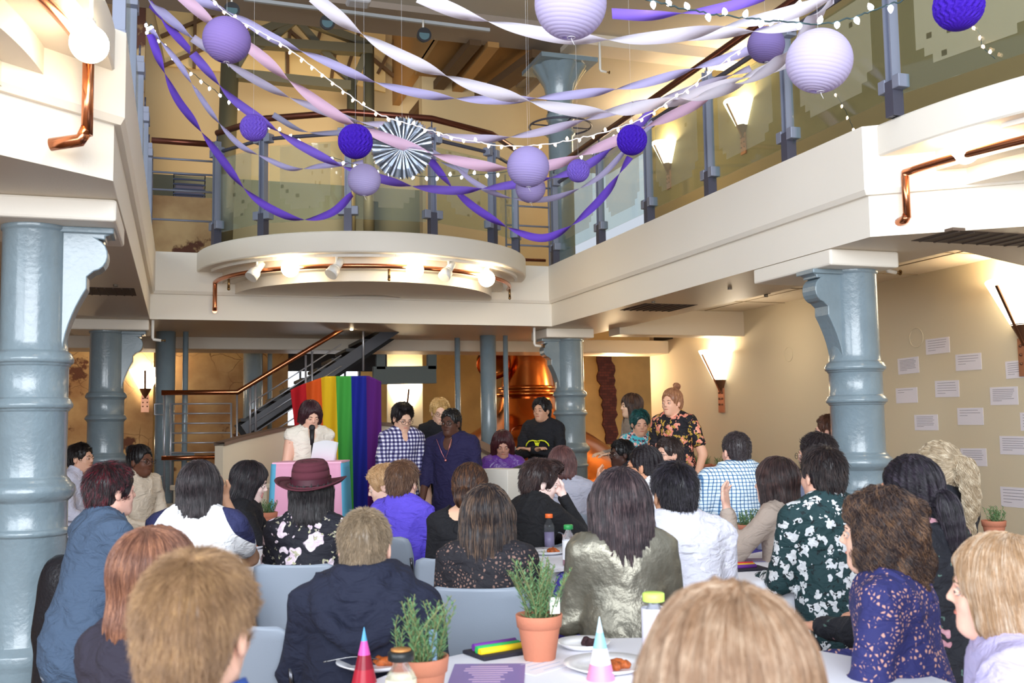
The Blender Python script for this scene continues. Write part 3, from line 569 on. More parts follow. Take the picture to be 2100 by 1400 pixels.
# stair: dark flight with stringer behind the flag
navy = M('dark_navy_wall', srgb(22, 26, 38), .6)
struct('wall_stair_back', MB().box((2.4, 17.6, 3.4), (3.0, .1, 1.9)).box((2.4, 17.6, .75), (3.0, .1, 1.5)), navy)
win = M('daylit_window_glass', (.8, .9, 1), .3, emit=((.86, .93, 1), 1.6))
t = MB().box((1.95, 17.75, 2.0), (2.1, .04, 1.1)); o = struct('window_1', t, win)
fr = MB(); [fr.box((.95+.26*i, 17.7, 2.0), (.035, .05, 1.1)) for i in range(9)]; [fr.box((1.95, 17.7, 1.5+.33*i), (2.1, .05, .03)) for i in range(4)]
f_ = fr.build('window_frame', M('grey_window_bar', srgb(96, 102, 112), .5)); f_['kind'] = 'structure'
t = thing('staircase', 'dark steel staircase climbing to the right behind the rainbow flag', 'staircase', (*atD(560, 900, 13.2)[:2], 0))
a_, b_ = atY(500, 868, 12.9), atY(860, 628, 12.9)
MB().beam(a_+[0, 0, -.08], b_+[0, 0, -.08], .05, .14).build('stringer', M('stair_dark_steel', (.03, .03, .04), .4), t, world=True); MB().beam(a_+[0, 1.0, -.12], b_+[0, 1.0, -.12], .05, .24).build('stringer', black, t, world=True)
for i in range(12):
    p = a_+(b_-a_)*(i+.5)/12; MB().box(p+[0, .5, -.02], (.26, 1.0, .04)).build('tread', black, t, world=True)
t = thing('stair_railing', 'steel stair railing with a copper handrail rising to the right behind the speaker', 'railing', (*atY(450, 900, 12.8)[:2], 0))
H = [atY(331, 805, 12.8), atY(487, 804, 12.8), atY(640, 712, 12.8), atY(760, 640, 12.8)]
MB().tube(H, .032, 14).build('handrail', copper, t, world=True)
MB().tube([atY(331, 939, 12.8), atY(440, 937, 12.8)], .026, 12).build('lower_rail', copper, t, world=True)
for i in range(6):
    MB().cyl(atY(350, 828+i*20, 12.85), atY(474, 827+i*20, 12.85), .009, n=8).build('bar', silver, t, world=True)
for x in (337, 350, 474, 486): MB().cyl(atY(x, 806 if x in (337, 486) else 826, 12.85), atY(x, 1010, 12.85), .012, n=8).build('baluster', silver, t, world=True)
for i in range(6):
    MB().cyl(atY(512, 828+i*22, 12.85), atY(700, 706+i*22, 12.85), .009, n=8).build('bar', silver, t, world=True)
for x, y0, y1 in ((513, 790, 905), (524, 782, 900), (627, 728, 860), (640, 720, 850), (745, 640, 760)): MB().cyl(atY(x, y0, 12.85), atY(x, y1, 12.85), .014, n=8).build('baluster', silver, t, world=True)
for k, yy in enumerate((828, 976)): 
    MB().tube([atY(334, yy, 12.8), atY(317, yy, 12.8), atY(317, yy+22, 12.8), atY(334, yy+22, 12.8)], .009, 8).build('end_loop', silver, t, world=True)
tagit(MB().beam(atY(765, 770, 13.4), atY(893, 768, 13.4), .1, .24).box(atY(780, 742, 13.4), (.12, .1, .2)).box(atY(885, 742, 13.4), (.12, .1, .2)).build('landing_beam', M('dark_green_grey', srgb(72, 80, 78), .5)), 'dark green-grey steel landing beam right of the flag', 'beam')
# speaker cabinet / dark gear behind the rail
o = MB().box((0, 0, .55), (.8, .5, 1.1)).build('equipment_case', black, bevel=.02); o.location = atY(560, 1010, 13.9)*[1, 1, 0]; tagit(o, 'black covered equipment case behind the stair railing', 'case')
# far sconce and bright panel
struct('wall_hall_panel', MB().box(atY(830, 815, 17.0), (.62, .06, 1.5)), M('white_panel', srgb(250, 236, 200), .6))
pp = atY(832, 838, 16.95); sconce(pp, -PI/2, 'glowing sconce on the pale panel behind the man in the plaid shirt', 1., 40)
sconce(atY(298, 800, 16.6), -PI/2, 'glowing sconce on the cracked plaster beside the left rear column', .9, 14)
sconce(atY(150, 950, 15.5), -PI/2, 'small lit lamp low behind the seated man at the far left', .5, 8)
# brick patch
m = bpy.data.materials.new('old_red_brick'); m.use_nodes = True; N, L = nt(m); b = N['Principled BSDF']; b.inputs['Roughness'].default_value = .9
tc = N.new('ShaderNodeTexCoord'); mp = N.new('ShaderNodeMapping'); mp.inputs['Rotation'].default_value = (PI/2, 0, 0); br = N.new('ShaderNodeTexBrick'); br.inputs['Scale'].default_value = 5
br.inputs['Color1'].default_value = (*srgb(104, 50, 36), 1); br.inputs['Color2'].default_value = (*srgb(76, 34, 26), 1); br.inputs['Mortar'].default_value = (*srgb(60, 36, 28), 1)
L.new(tc.outputs['Object'], mp.inputs[0]); L.new(mp.outputs[0], br.inputs['Vector']); L.new(br.outputs[0], b.inputs['Base Color'])
random.seed(3); L1 = [(1224+random.uniform(-4, 4)+(y-735)*.10, y) for y in range(720, 912, 10)]; L2 = [(1256+random.uniform(-4, 4)+(y-735)*.06, y) for y in range(910, 718, -10)]
wallpoly('wall_brick_patch', L1+L2, 17.05, .06, m)
# copper kettle
kc = atD(1084, 900, 16.2); cop = M('polished_copper_kettle', srgb(206, 122, 62), .20, 1.0, bump=(3, .15))
t = thing('copper_kettle', 'large polished copper brewing kettle with a tall neck behind the iron column', 'kettle', (kc[0], kc[1], 0))
MB().lathe([(1.72, .0), (1.72, .3), (1.80, .32), (1.80, .36), (1.74, .38), (1.74, .52), (1.80, .54), (1.80, .60), (1.70, .62), (1.66, .70), (1.55, .86), (1.32, 1.08), (1.05, 1.27), (.80, 1.42), (.62, 1.56), (.50, 1.72), (.45, 1.9)], n=64).build('dome', cop, t)
MB().lathe([(.45, 1.9), (.50, 1.91), (.54, 1.94), (.54, 1.97), (.48, 1.99), (.47, 2.02), (.50, 2.04), (.50, 2.07), (.44, 2.09)], n=48).build('collar', cop, t)
MB().lathe([(.44, 2.09), (.41, 2.3), (.38, 2.6), (.36, 3.3)], n=48).build('neck', cop, t)
MB().lathe([(.16, -.03), (.17, .0), (.16, .03), (.13, .035), (.02, .06), (0, .06)], n=24).build('manhole', cop, t).location = (-.42, -.85, 1.33)
for x in (-.42,): bpy.data.objects['manhole'].rotation_euler = (.65, -.35, 0)
for a in range(-9, 6):
    x = 1.76*math.cos(math.radians(-110+a*6)); y = 1.76*math.sin(math.radians(-110+a*6)); MB().ball((x, y, .45), .02, 8, 6).build('rivet', cop, t)
o = MB().lathe([(0, .0), (.18, .02), (.26, .06), (.28, .12), (.26, .18)], n=24).build('copper_pan', cop); o.location = atD(1012, 738, 16.0); o.rotation_euler = (2.2, .5, 0); tagit(o, 'dark copper lid hanging left of the kettle neck', 'lid')
# rainbow flag
def stripes(name, cols, axis, lo, hi, rough=.85, tl=.25):
    m = bpy.data.materials.new(name); m.use_nodes = True; N, L = nt(m); b = N['Principled BSDF']; b.inputs['Roughness'].default_value = rough
    uv = N.new('ShaderNodeUVMap'); sp = N.new('ShaderNodeSeparateXYZ'); L.new(uv.outputs[0], sp.inputs[0]); r = N.new('ShaderNodeValToRGB'); r.color_ramp.interpolation = 'CONSTANT'
    e = r.color_ramp.elements; e.remove(e[1]); e[0].color = (*cols[0][1], 1)
    for p, c in cols[1:]: k = e.new(p); k.color = (*c, 1)
    L.new(sp.outputs[axis], r.inputs[0]); L.new(r.outputs[0], b.inputs['Base Color'])
    t = N.new('ShaderNodeBsdfTranslucent'); L.new(r.outputs[0], t.inputs[0]); mx = N.new('ShaderNodeMixShader'); mx.inputs[0].default_value = tl
    L.new(b.outputs[0], mx.inputs[1]); L.new(t.outputs[0], mx.inputs[2]); L.new(mx.outputs[0], N['Material Output'].inputs[0]); return m
rb = [srgb(206, 24, 40), srgb(236, 100, 30), srgb(246, 208, 30), srgb(76, 182, 76), srgb(24, 40, 168), srgb(98, 26, 132)]
flagm = stripes('rainbow_flag_cloth', [(i/6, c) for i, c in enumerate(rb)], 0, 0, 1)
def cloth(name, P, mat, parent=None, th=.004):   # P: grid [i][j] of 3d points
    n, k = len(P), len(P[0]); V = [p for row in P for p in row]; Fc = [(i*k+j, i*k+j+1, (i+1)*k+j+1, (i+1)*k+j) for i in range(n-1) for j in range(k-1)]
    V = np.array(V); off = np.array([V[:, 0].mean(), V[:, 1].mean(), V[:, 2].min()]) if parent is None else np.array(parent.location)
    o = mk(name, V-off, Fc, mat, True); o.location = off if parent is None else (0, 0, 0)
    uvl = o.data.uv_layers.new(name='UVMap'); 
    for pl in o.data.polygons:
        for li, vi in zip(pl.loop_indices, pl.vertices): i, j = divmod(vi, k); uvl.data[li].uv = (i/(n-1), j/(k-1))
    if parent is not None: o.parent = parent
    so = o.modifiers.new('thickness', 'SOLIDIFY'); so.thickness = th; return o
G = []; nx, ny = 72, 60
for i in range(nx+1):
    u = i/nx; row = []
    for j in range(ny+1):
        v = j/ny
        xt = 596+186*u; yt = 800-28*min(1, u*2.6)**.8-2*u+12*max(0, u-.86)/.14
        xb = 612+170*u+(-30*u if False else 0); yb = 975+75*min(1, (u+.02)*2.2)**.6
        if u < .33: xb = 600+186*u+16*(1-u*3)
        x = xt*(1-v)+xb*v; y = yt*(1-v)+yb*v
        d = 11.0+.045*math.sin(u*21+1.5*v)*(.35+.65*v)+.02*math.sin(u*45+4*v)-.10*math.sin(PI*u)
        row.append(atD(x, y, d))
    G.append(row)
o = cloth('rainbow_flag', G, flagm); tagit(o, 'six-stripe rainbow flag hanging vertically behind the speaker', 'flag')
# podium with the pink, white and blue flag
pc = atD(640, 1000, 8.0); t = thing('podium', 'podium covered front and sides by a cloth in blue, pink and white stripes', 'podium', (pc[0], pc[1], 0), -math.radians(18))
MB().box((0, 0, .58), (.50, .42, 1.16)).build('body', M('podium_wood', srgb(120, 86, 60), .5), t, bevel=.01)
transm = stripes('trans_flag_cloth', [(0, srgb(110, 200, 236)), (.29, srgb(250, 186, 216)), (.49, srgb(250, 246, 250)), (.59, srgb(250, 186, 216)), (.735, srgb(110, 200, 236))], 0, 0, 1)
path_ = [(-.27, .20), (-.285, 0), (-.275, -.22), (-.13, -.235), (0, -.24), (.13, -.235), (.275, -.22), (.285, 0), (.27, .20)]; pf = smooth_path([(a, b, 0) for a, b in path_], 8)
G = []
for i, q in enumerate(pf):
    u = i/(len(pf)-1); row = []
    for j in range(24):
        v = j/23; s_ = 1+.16*v; w = .012*math.sin(u*40)*v; row.append((q[0]*s_*(1+w), q[1]*(s_+w), 1.18-1.0*v))
    G.append(row)
o = cloth('flag_cover', [[(p[0], p[1], p[2]) for p in r] for r in G], transm, None); o.location = (0, 0, 0)
V_ = np.array([p for r in G for p in r]); 
for i, v in enumerate(o.data.vertices): v.co = V_[i]
o.parent = t
MB().box((0, 0, 1.185), (.54, .44, .012)).build('flag_top', M('pink_cloth', srgb(250, 190, 214), .8), t)
# microphone on its stand
t = thing('microphone_stand', 'black microphone on a slim stand in front of the speaker', 'microphone', (*atD(640, 1000, 8.05)[:2], 1.19)); mz = atD(640, 882, 8.12)
q = np.array(t.location); MB().tube([(0, 0, 0), (0, 0, .1), (mz-q)*[1, 1, 0]+[0, 0, mz[2]-q[2]-.10]], .008, 8).build('stand', black, t)
MB().cyl(mz-q+[0, 0, -.12], mz-q+[0, 0, .0], .014, .022).build('handle', black, t); MB().ball(mz-q+[0, 0, .02], .027, 16, 10).build('grille', M('mic_mesh', (.05, .05, .055), .4, .6, bump=(400, .5)), t)
# ---------------------------------------------------------------- figures: signed-distance sculpting
def rc(a, b, ra, rb=None, fl=None):     # round cone between a and b; fl = squash factor along y
    rb = ra if rb is None else rb; a = np.array(a, float); b = np.array(b, float); f = np.array([1, 1/(fl or 1), 1])
    A_ = a*f; d = b*f-A_; L2 = max(float(d@d), 1e-9)
    def fn(P):
        q = P*f-A_; t = np.clip((q@d)/L2, 0, 1); return (np.linalg.norm(q-t[..., None]*d, axis=-1)-(ra+(rb-ra)*t))*(fl or 1)**.5
    m = max(ra, rb); e = np.array([m, m*(fl or 1), m]); fn.lo = np.minimum(a, b)-e; fn.hi = np.maximum(a, b)+e; return fn
def el(c, r, R=None):
    c = np.array(c, float); r = np.array(r, float)
    def fn(P):
        q = P-c; q = q@R if R is not None else q
        k = np.linalg.norm(q/r, axis=-1); return k*(k-1)/(np.linalg.norm(q/(r*r), axis=-1)+1e-6)
    m = r if R is None else np.full(3, r.max()); fn.lo = c-m; fn.hi = c+m; return fn
class Field:
    def __init__(s, lo, hi, h):
        s.h = h; s.lo = np.array(lo, float); s.n = np.maximum(4, np.ceil((np.array(hi)-s.lo)/h).astype(int)+1); s.a = np.full(s.n, .08, np.float32)
    def block(s, lo, hi, pad):
        i0 = np.clip(np.floor((lo-pad-s.lo)/s.h).astype(int), 0, s.n); i1 = np.clip(np.ceil((hi+pad-s.lo)/s.h).astype(int)+1, 0, s.n)
        if (i1 <= i0).any(): return None, None
        ax = [s.lo[k]+s.h*np.arange(i0[k], i1[k]) for k in range(3)]; P = np.stack(np.meshgrid(*ax, indexing='ij'), -1)
        return tuple(slice(i0[k], i1[k]) for k in range(3)), P
    def _b(s, fn, k, T):
        lo, hi = fn.lo, fn.hi
        if T is not None:
            Rm, t = T; cs = np.array([[x, y, z] for x in (lo[0], hi[0]) for y in (lo[1], hi[1]) for z in (lo[2], hi[2])])@Rm.T+t; lo, hi = cs.min(0), cs.max(0)
        return s.block(lo, hi, k+3*s.h)
    def add(s, fn, k=.02, T=None, cut=False):
        sl, P = s._b(fn, k, T)
        if sl is None: return s
        if T is not None: P = (P-T[1])@T[0]
        d = fn(P).astype(np.float32); a = s.a[sl]
        if cut: h = np.clip(.5-.5*(a+d)/k, 0, 1); s.a[sl] = a*(1-h)-d*h+k*h*(1-h)
        else: h = np.clip(.5+.5*(d-a)/k, 0, 1); s.a[sl] = d*(1-h)+a*h-k*h*(1-h)
        return s
    def apply(s, f):      # f(P, a) -> a on the narrow band
        i = np.argwhere(np.abs(s.a) < .05); P = s.lo+i*s.h; s.a[tuple(i.T)] = f(P, s.a[tuple(i.T)]); return s
    def sample(s, P):
        q = (P-s.lo)/s.h; q = np.clip(q, 0, np.array(s.n)-1.001); i = q.astype(int); f = q-i; r = 0
        for dx in (0, 1):
            for dy in (0, 1):
                for dz in (0, 1):
                    w = (f[:, 0] if dx else 1-f[:, 0])*(f[:, 1] if dy else 1-f[:, 1])*(f[:, 2] if dz else 1-f[:, 2]); r = r+w*s.a[i[:, 0]+dx, i[:, 1]+dy, i[:, 2]+dz]
        return r
    def grad(s, P):
        e = s.h; g = np.stack([s.sample(P+d)-s.sample(P-d) for d in np.eye(3)*e], 1); return g/(np.linalg.norm(g, axis=1)[:, None]+1e-9)
    def mesh(s, ad=0.):
        g = openvdb.FloatGrid(background=.08); s.a[[0, -1]] = .08; s.a[:, [0, -1]] = .08; s.a[:, :, [0, -1]] = .08; g.copyFromArray(s.a)
        p, t, q = g.convertToPolygons(isovalue=0., adaptivity=ad); return p*s.h+s.lo, t, q
def fmesh(name, p, t, q, mat, parent):
    me = bpy.data.meshes.new(name); nt_, nq = len(t), len(q); nl = nt_*3+nq*4
    me.vertices.add(len(p)); me.vertices.foreach_set('co', p.astype(np.float32).ravel()); me.loops.add(nl); me.polygons.add(nt_+nq)
    me.loops.foreach_set('vertex_index', np.concatenate([t[:, ::-1].ravel(), q[:, ::-1].ravel()]).astype(np.int32) if nt_ else q[:, ::-1].ravel().astype(np.int32))
    me.polygons.foreach_set('loop_start', np.concatenate([np.arange(nt_)*3, nt_*3+np.arange(nq)*4]).astype(np.int32)); 
    me.polygons.foreach_set('use_smooth', np.ones(nt_+nq, bool)); me.update(calc_edges=True); me.validate(); me.materials.append(mat)
    o = bpy.data.objects.new(name, me); C.objects.link(o); o.parent = parent; return o
def rotz(a): c, s = math.cos(a), math.sin(a); return np.array([[c, -s, 0], [s, c, 0], [0, 0, 1.]])
def rotx(a): c, s = math.cos(a), math.sin(a); return np.array([[1., 0, 0], [0, c, -s], [0, s, c]])
def roty(a): c, s = math.cos(a), math.sin(a); return np.array([[c, 0, s], [0, 1., 0], [-s, 0, c]])
def wob(P, f, ph=0.): return np.sin(P[:, 0]*f+ph)*np.sin(P[:, 1]*f*1.13+ph*2+1.)*np.sin(P[:, 2]*f*.9+ph*3)
# ---- materials for people
def skinm(rgb):
    n = 'skin_%02x%02x%02x' % rgb; m = M(n, srgb(*rgb), .48, bump=(220, .06), spec=.35)
    b = m.node_tree.nodes['Principled BSDF']; b.inputs['Subsurface Weight'].default_value = .12; b.inputs['Subsurface Radius'].default_value = (.9, .35, .2); b.inputs['Subsurface Scale'].default_value = .008; return m
def hairm(rgb, rgb2=None, rough=.42):
    n = 'hair_%02x%02x%02x' % rgb+('' if rgb2 is None else '%02x%02x%02x' % rgb2)
    if n in MATS: return MATS[n]
    m = bpy.data.materials.new(n); MATS[n] = m; m.use_nodes = True; N, L = nt(m); b = N['Principled BSDF']; b.inputs['Roughness'].default_value = rough; b.inputs['Specular IOR Level'].default_value = .45
    hi = N.new('ShaderNodeHairInfo'); r = N.new('ShaderNodeValToRGB'); c = srgb(*rgb); c2 = srgb(*(rgb2 or tuple(min(255, int(v*1.35+8)) for v in rgb)))
    e = r.color_ramp.elements; e[0].color = (*[v*.62 for v in c], 1); e[1].color = (*c2, 1); k = e.new(.5); k.color = (*c, 1)
    tc = N.new('ShaderNodeTexCoord'); nz = N.new('ShaderNodeTexNoise'); nz.inputs['Scale'].default_value = 26; L.new(tc.outputs['Object'], nz.inputs['Vector'])
    mx = N.new('ShaderNodeMath'); mx.operation = 'MULTIPLY_ADD'; mx.inputs[1].default_value = .55; L.new(hi.outputs['Random'], mx.inputs[0])
    m2 = N.new('ShaderNodeMath'); m2.operation = 'MULTIPLY_ADD'; m2.inputs[1].default_value = .9; m2.inputs[2].default_value = -.2; L.new(nz.outputs['Fac'], m2.inputs[0]); L.new(m2.outputs[0], mx.inputs[2])
    L.new(mx.outputs[0], r.inputs[0]); L.new(r.outputs[0], b.inputs['Base Color']); return m
def wrinkle(m, sc=11, dist=.03, st=.7):      # soft cloth wrinkles
    N, L = nt(m); b = N['Principled BSDF']; tc = N.new('ShaderNodeTexCoord'); mp = N.new('ShaderNodeMapping'); mp.inputs['Scale'].default_value = (1, 1, 1.7); mp.inputs['Rotation'].default_value = (.3, .5, 0)
    n = N.new('ShaderNodeTexNoise'); n.inputs['Scale'].default_value = sc; n.inputs['Detail'].default_value = 3; n.inputs['Distortion'].default_value = 1.2
    bp = N.new('ShaderNodeBump'); bp.inputs['Strength'].default_value = st; bp.inputs['Distance'].default_value = dist
    L.new(tc.outputs['Object'], mp.inputs[0]); L.new(mp.outputs[0], n.inputs['Vector']); L.new(n.outputs['Fac'], bp.inputs['Height']); L.new(bp.outputs[0], b.inputs['Normal']); return m
def clothm(name, rgb, rough=.85, **k): return wrinkle(M('cloth_'+name, srgb(*rgb), rough, **k))
def _pat(name, rough):
    m = bpy.data.materials.new(name); m.use_nodes = True; N, L = nt(m); b = N['Principled BSDF']; b.inputs['Roughness'].default_value = rough; wrinkle(m)
    tc = N.new('ShaderNodeTexCoord'); return m, N, L, b, tc
def gingham(name, c0, c1, c2, sc, rough=.85, lines=False):
    m, N, L, b, tc = _pat(name, rough); sp = N.new('ShaderNodeSeparateXYZ'); L.new(tc.outputs['Object'], sp.inputs[0])
    ad = N.new('ShaderNodeMath'); ad.operation = 'MULTIPLY_ADD'; L.new(sp.outputs[1], ad.inputs[0]); ad.inputs[1].default_value = .15; L.new(sp.outputs[0], ad.inputs[2]); o = []
    for src in (ad.outputs[0], sp.outputs[2]):
        a = N.new('ShaderNodeMath'); a.operation = 'MULTIPLY'; a.inputs[1].default_value = sc; L.new(src, a.inputs[0]); f = N.new('ShaderNodeMath'); f.operation = 'FRACT'; L.new(a.outputs[0], f.inputs[0])
        g = N.new('ShaderNodeMath'); g.operation = 'GREATER_THAN'; g.inputs[1].default_value = .76 if lines else .5; L.new(f.outputs[0], g.inputs[0]); o.append(g.outputs[0])
    s = N.new('ShaderNodeMath'); s.operation = 'ADD'; L.new(o[0], s.inputs[0]); L.new(o[1], s.inputs[1]); s2 = N.new('ShaderNodeMath'); s2.operation = 'MULTIPLY'; s2.inputs[1].default_value = .5; L.new(s.outputs[0], s2.inputs[0])
    r = N.new('ShaderNodeValToRGB'); r.color_ramp.interpolation = 'CONSTANT'; e = r.color_ramp.elements; e[0].color = (*srgb(*c0), 1); e[1].color = (*srgb(*c2), 1); e[1].position = .75; k = e.new(.25); k.color = (*srgb(*c1), 1)
    L.new(s2.outputs[0], r.inputs[0]); L.new(r.outputs[0], b.inputs['Base Color']); return m
def floral(name, base, layers, rough=.8):      # layers: (colour, colour2, scale, size, distort)
    m, N, L, b, tc = _pat(name, rough); prev = None
    for i, (c, c2, sc, size, dis) in enumerate(layers):
        nz = N.new('ShaderNodeTexNoise'); nz.inputs['Scale'].default_value = sc*2.0; nz.inputs['Detail'].default_value = 1; L.new(tc.outputs['Object'], nz.inputs['Vector'])
        mp = N.new('ShaderNodeMapping'); mp.inputs['Location'].default_value = (3.3*i, 1.7*i, 5.1*i); L.new(tc.outputs['Object'], mp.inputs[0])
        mx = N.new('ShaderNodeMixRGB'); mx.blend_type = 'ADD'; mx.inputs['Fac'].default_value = dis; L.new(mp.outputs[0], mx.inputs['Color1']); L.new(nz.outputs['Color'], mx.inputs['Color2'])
        v = N.new('ShaderNodeTexVoronoi'); v.inputs['Scale'].default_value = sc; v.inputs['Randomness'].default_value = .9; L.new(mx.outputs[0], v.inputs['Vector'])
        r = N.new('ShaderNodeValToRGB'); r.color_ramp.elements[0].color = (1, 1, 1, 1); r.color_ramp.elements[1].color = (0, 0, 0, 1); r.color_ramp.elements[0].position = size; r.color_ramp.elements[1].position = size+.03
        L.new(v.outputs['Distance'], r.inputs[0])
        pc = N.new('ShaderNodeMixRGB'); pc.inputs['Color1'].default_value = (*srgb(*c), 1); pc.inputs['Color2'].default_value = (*srgb(*c2), 1)
        v2 = N.new('ShaderNodeTexVoronoi'); v2.inputs['Scale'].default_value = sc*3.3; L.new(mx.outputs[0], v2.inputs['Vector']); L.new(v2.outputs['Distance'], pc.inputs['Fac'])
        o = N.new('ShaderNodeMixRGB'); o.inputs['Color1'].default_value = (*srgb(*base), 1); L.new(r.outputs[0], o.inputs['Fac']); L.new(pc.outputs[0], o.inputs['Color2'])
        if prev: L.new(prev, o.inputs['Color1'])
        prev = o.outputs[0]
    L.new(prev, b.inputs['Base Color']); return m
def lacem(name, thread, skin, sc):
    m, N, L, b, tc = _pat(name, .8); v = N.new('ShaderNodeTexVoronoi'); v.feature = 'DISTANCE_TO_EDGE'; v.inputs['Scale'].default_value = sc; L.new(tc.outputs['Object'], v.inputs['Vector'])
    v1 = N.new('ShaderNodeTexVoronoi'); v1.inputs['Scale'].default_value = sc*.3; L.new(tc.outputs['Object'], v1.inputs['Vector'])
    r1 = N.new('ShaderNodeValToRGB'); r1.color_ramp.elements[0].position = .45; r1.color_ramp.elements[1].position = .5; L.new(v1.outputs['Distance'], r1.inputs[0])
    r = N.new('ShaderNodeValToRGB'); r.color_ramp.elements[0].position = .20; r.color_ramp.elements[1].position = .30; L.new(v.outputs['Distance'], r.inputs[0])
    ml = N.new('ShaderNodeMixRGB'); ml.blend_type = 'MULTIPLY'; ml.inputs['Fac'].default_value = 1; L.new(r.outputs[0], ml.inputs['Color1']); L.new(r1.outputs[0], ml.inputs['Color2'])
    o = N.new('ShaderNodeMixRGB'); o.inputs['Color1'].default_value = (*srgb(*thread), 1); o.inputs['Color2'].default_value = (*srgb(*skin), 1); L.new(ml.outputs[0], o.inputs['Fac']); L.new(o.outputs[0], b.inputs['Base Color']); return m
# ---- hair
def head_frame(hd, yaw, pitch, roll, base): 
    R = base@rotz(yaw)@rotx(pitch)@roty(roll); return (R, np.array(hd, float))
def hair_field(st, S, T, h):     # builds the hair volume in head space (scaled by S), then placed by T at world-local
    L_ = st.get('len', .12); style = st['s']; w = st.get('w', 1.)
    f = Field((-.20, -.26, -.16-L_), (.20, .17, .20), h)
    if style in ('short', 'crop'):
        t = st.get('t', .010)
        f.add(el((0, -.020, .038), (.076+t, .097+t, .088+t)), .01); f.add(el((0, -.058, -.03), (.060+t*.7, .050+t*.6, .062)), .03)
        if st.get('quiff'): f.add(el((0.01, .055, .115), (.055, .05, .03)), .03)
        f.add(el((0, .130, -.005), (.085, .080, .105)), .010, cut=True); f.add(el((0, .10, -.06), (.12, .075, .07)), .01, cut=True)
        for sx in (-1, 1): f.add(el((sx*.092, .008, -.032), (.032, .042, .048)), .01, cut=True)
        f.add(el((0, -.02, -.135), (.12, .12, .055)), .01, cut=True)
    elif style in ('bob', 'long', 'curly'):
        t = .016*w; f.add(el((0, -.020, .036), (.078+t, .098+t, .092+t*.7)), .01)
        zl = -.055-L_*.55; f.add(rc((0, -.035, -.01), (0, -.05, -.05-L_*.6), .096*w, .098*w if style != 'long' else .080*w, .86), .03)
        if style == 'long': 
            f.add(rc((0, -.075, -.10), (st.get('dx', 0), -.105, -.10-L_), .085*w, .055*w, .5), .04)
            for sx in (-1, 1): f.add(rc((sx*.072, .01, 0), (sx*.085, .01 if st.get('front') else -.05, -.08-L_*.8), .028*w, .022), .03)
        for sx in (-1, 1): f.add(rc((sx*.072, .02, .02), (sx*.078, .018, -.04-L_*.55), .026*w, .022*w), .03)
        f.add(el((0, .140, -.035), (.074, .092, .130)), .012, cut=True)
        f.add(rc((0, .12, -.10), (0, .10, -.40), .085), .01, cut=True)
        if style != 'long': f.add(el((0, -.02, -.06-L_-.10), (.3, .3, .105)), .008, cut=True)
    elif style in ('pony', 'updo', 'bun'):
        t = .008; f.add(el((0, -.020, .038), (.076+t, .097+t, .088+t)), .01); f.add(el((0, -.06, -.015), (.066, .055, .062)), .03)
        f.add(el((0, .130, -.010), (.088, .082, .11)), .012, cut=True); f.add(el((0, -.02, -.135), (.12, .12, .065)), .01, cut=True)
        for sx in (-1, 1): f.add(el((sx*.088, .012, -.040), (.022, .035, .040)), .01, cut=True)
        px, py, pz = st.get('p', (0, -.125, .02))
        if style == 'pony':
            q = smooth_path([(px, py, pz), (px*1.1, py-.035, pz-.04), (px*1.1, py-.045, pz-.04-L_*.5), (px+st.get('dx', 0), py-.02, pz-L_)], 4); r = [.024+.030*w*math.sin(PI*min(1, .25+i/(len(q)))) for i in range(len(q))]
            for a, b, ra, rb in zip(q[:-1], q[1:], r[:-1], r[1:]): f.add(rc(a, b, ra*.8, rb*.8, .8), .01)
        else: f.add(el((px, py-.01, pz), (.045*w, .04*w, .045*w)), .012)
    amp = st.get('n', .004); fr = st.get('f', 42)
    def nz(P, a): 
        A_ = np.arctan2(P[:, 1]+.02, P[:, 0]); return a+amp*(.6*np.sin(A_*fr*.5+P[:, 2]*9)+.4*np.sin(A_*fr+P[:, 2]*23+1)) if style not in ('curly',) and not st.get('curl') else a+amp*1.6*wob(P, fr*1.6, .4)+amp*.8*wob(P, fr*3.4, 1.1)
    f.apply(nz); return f
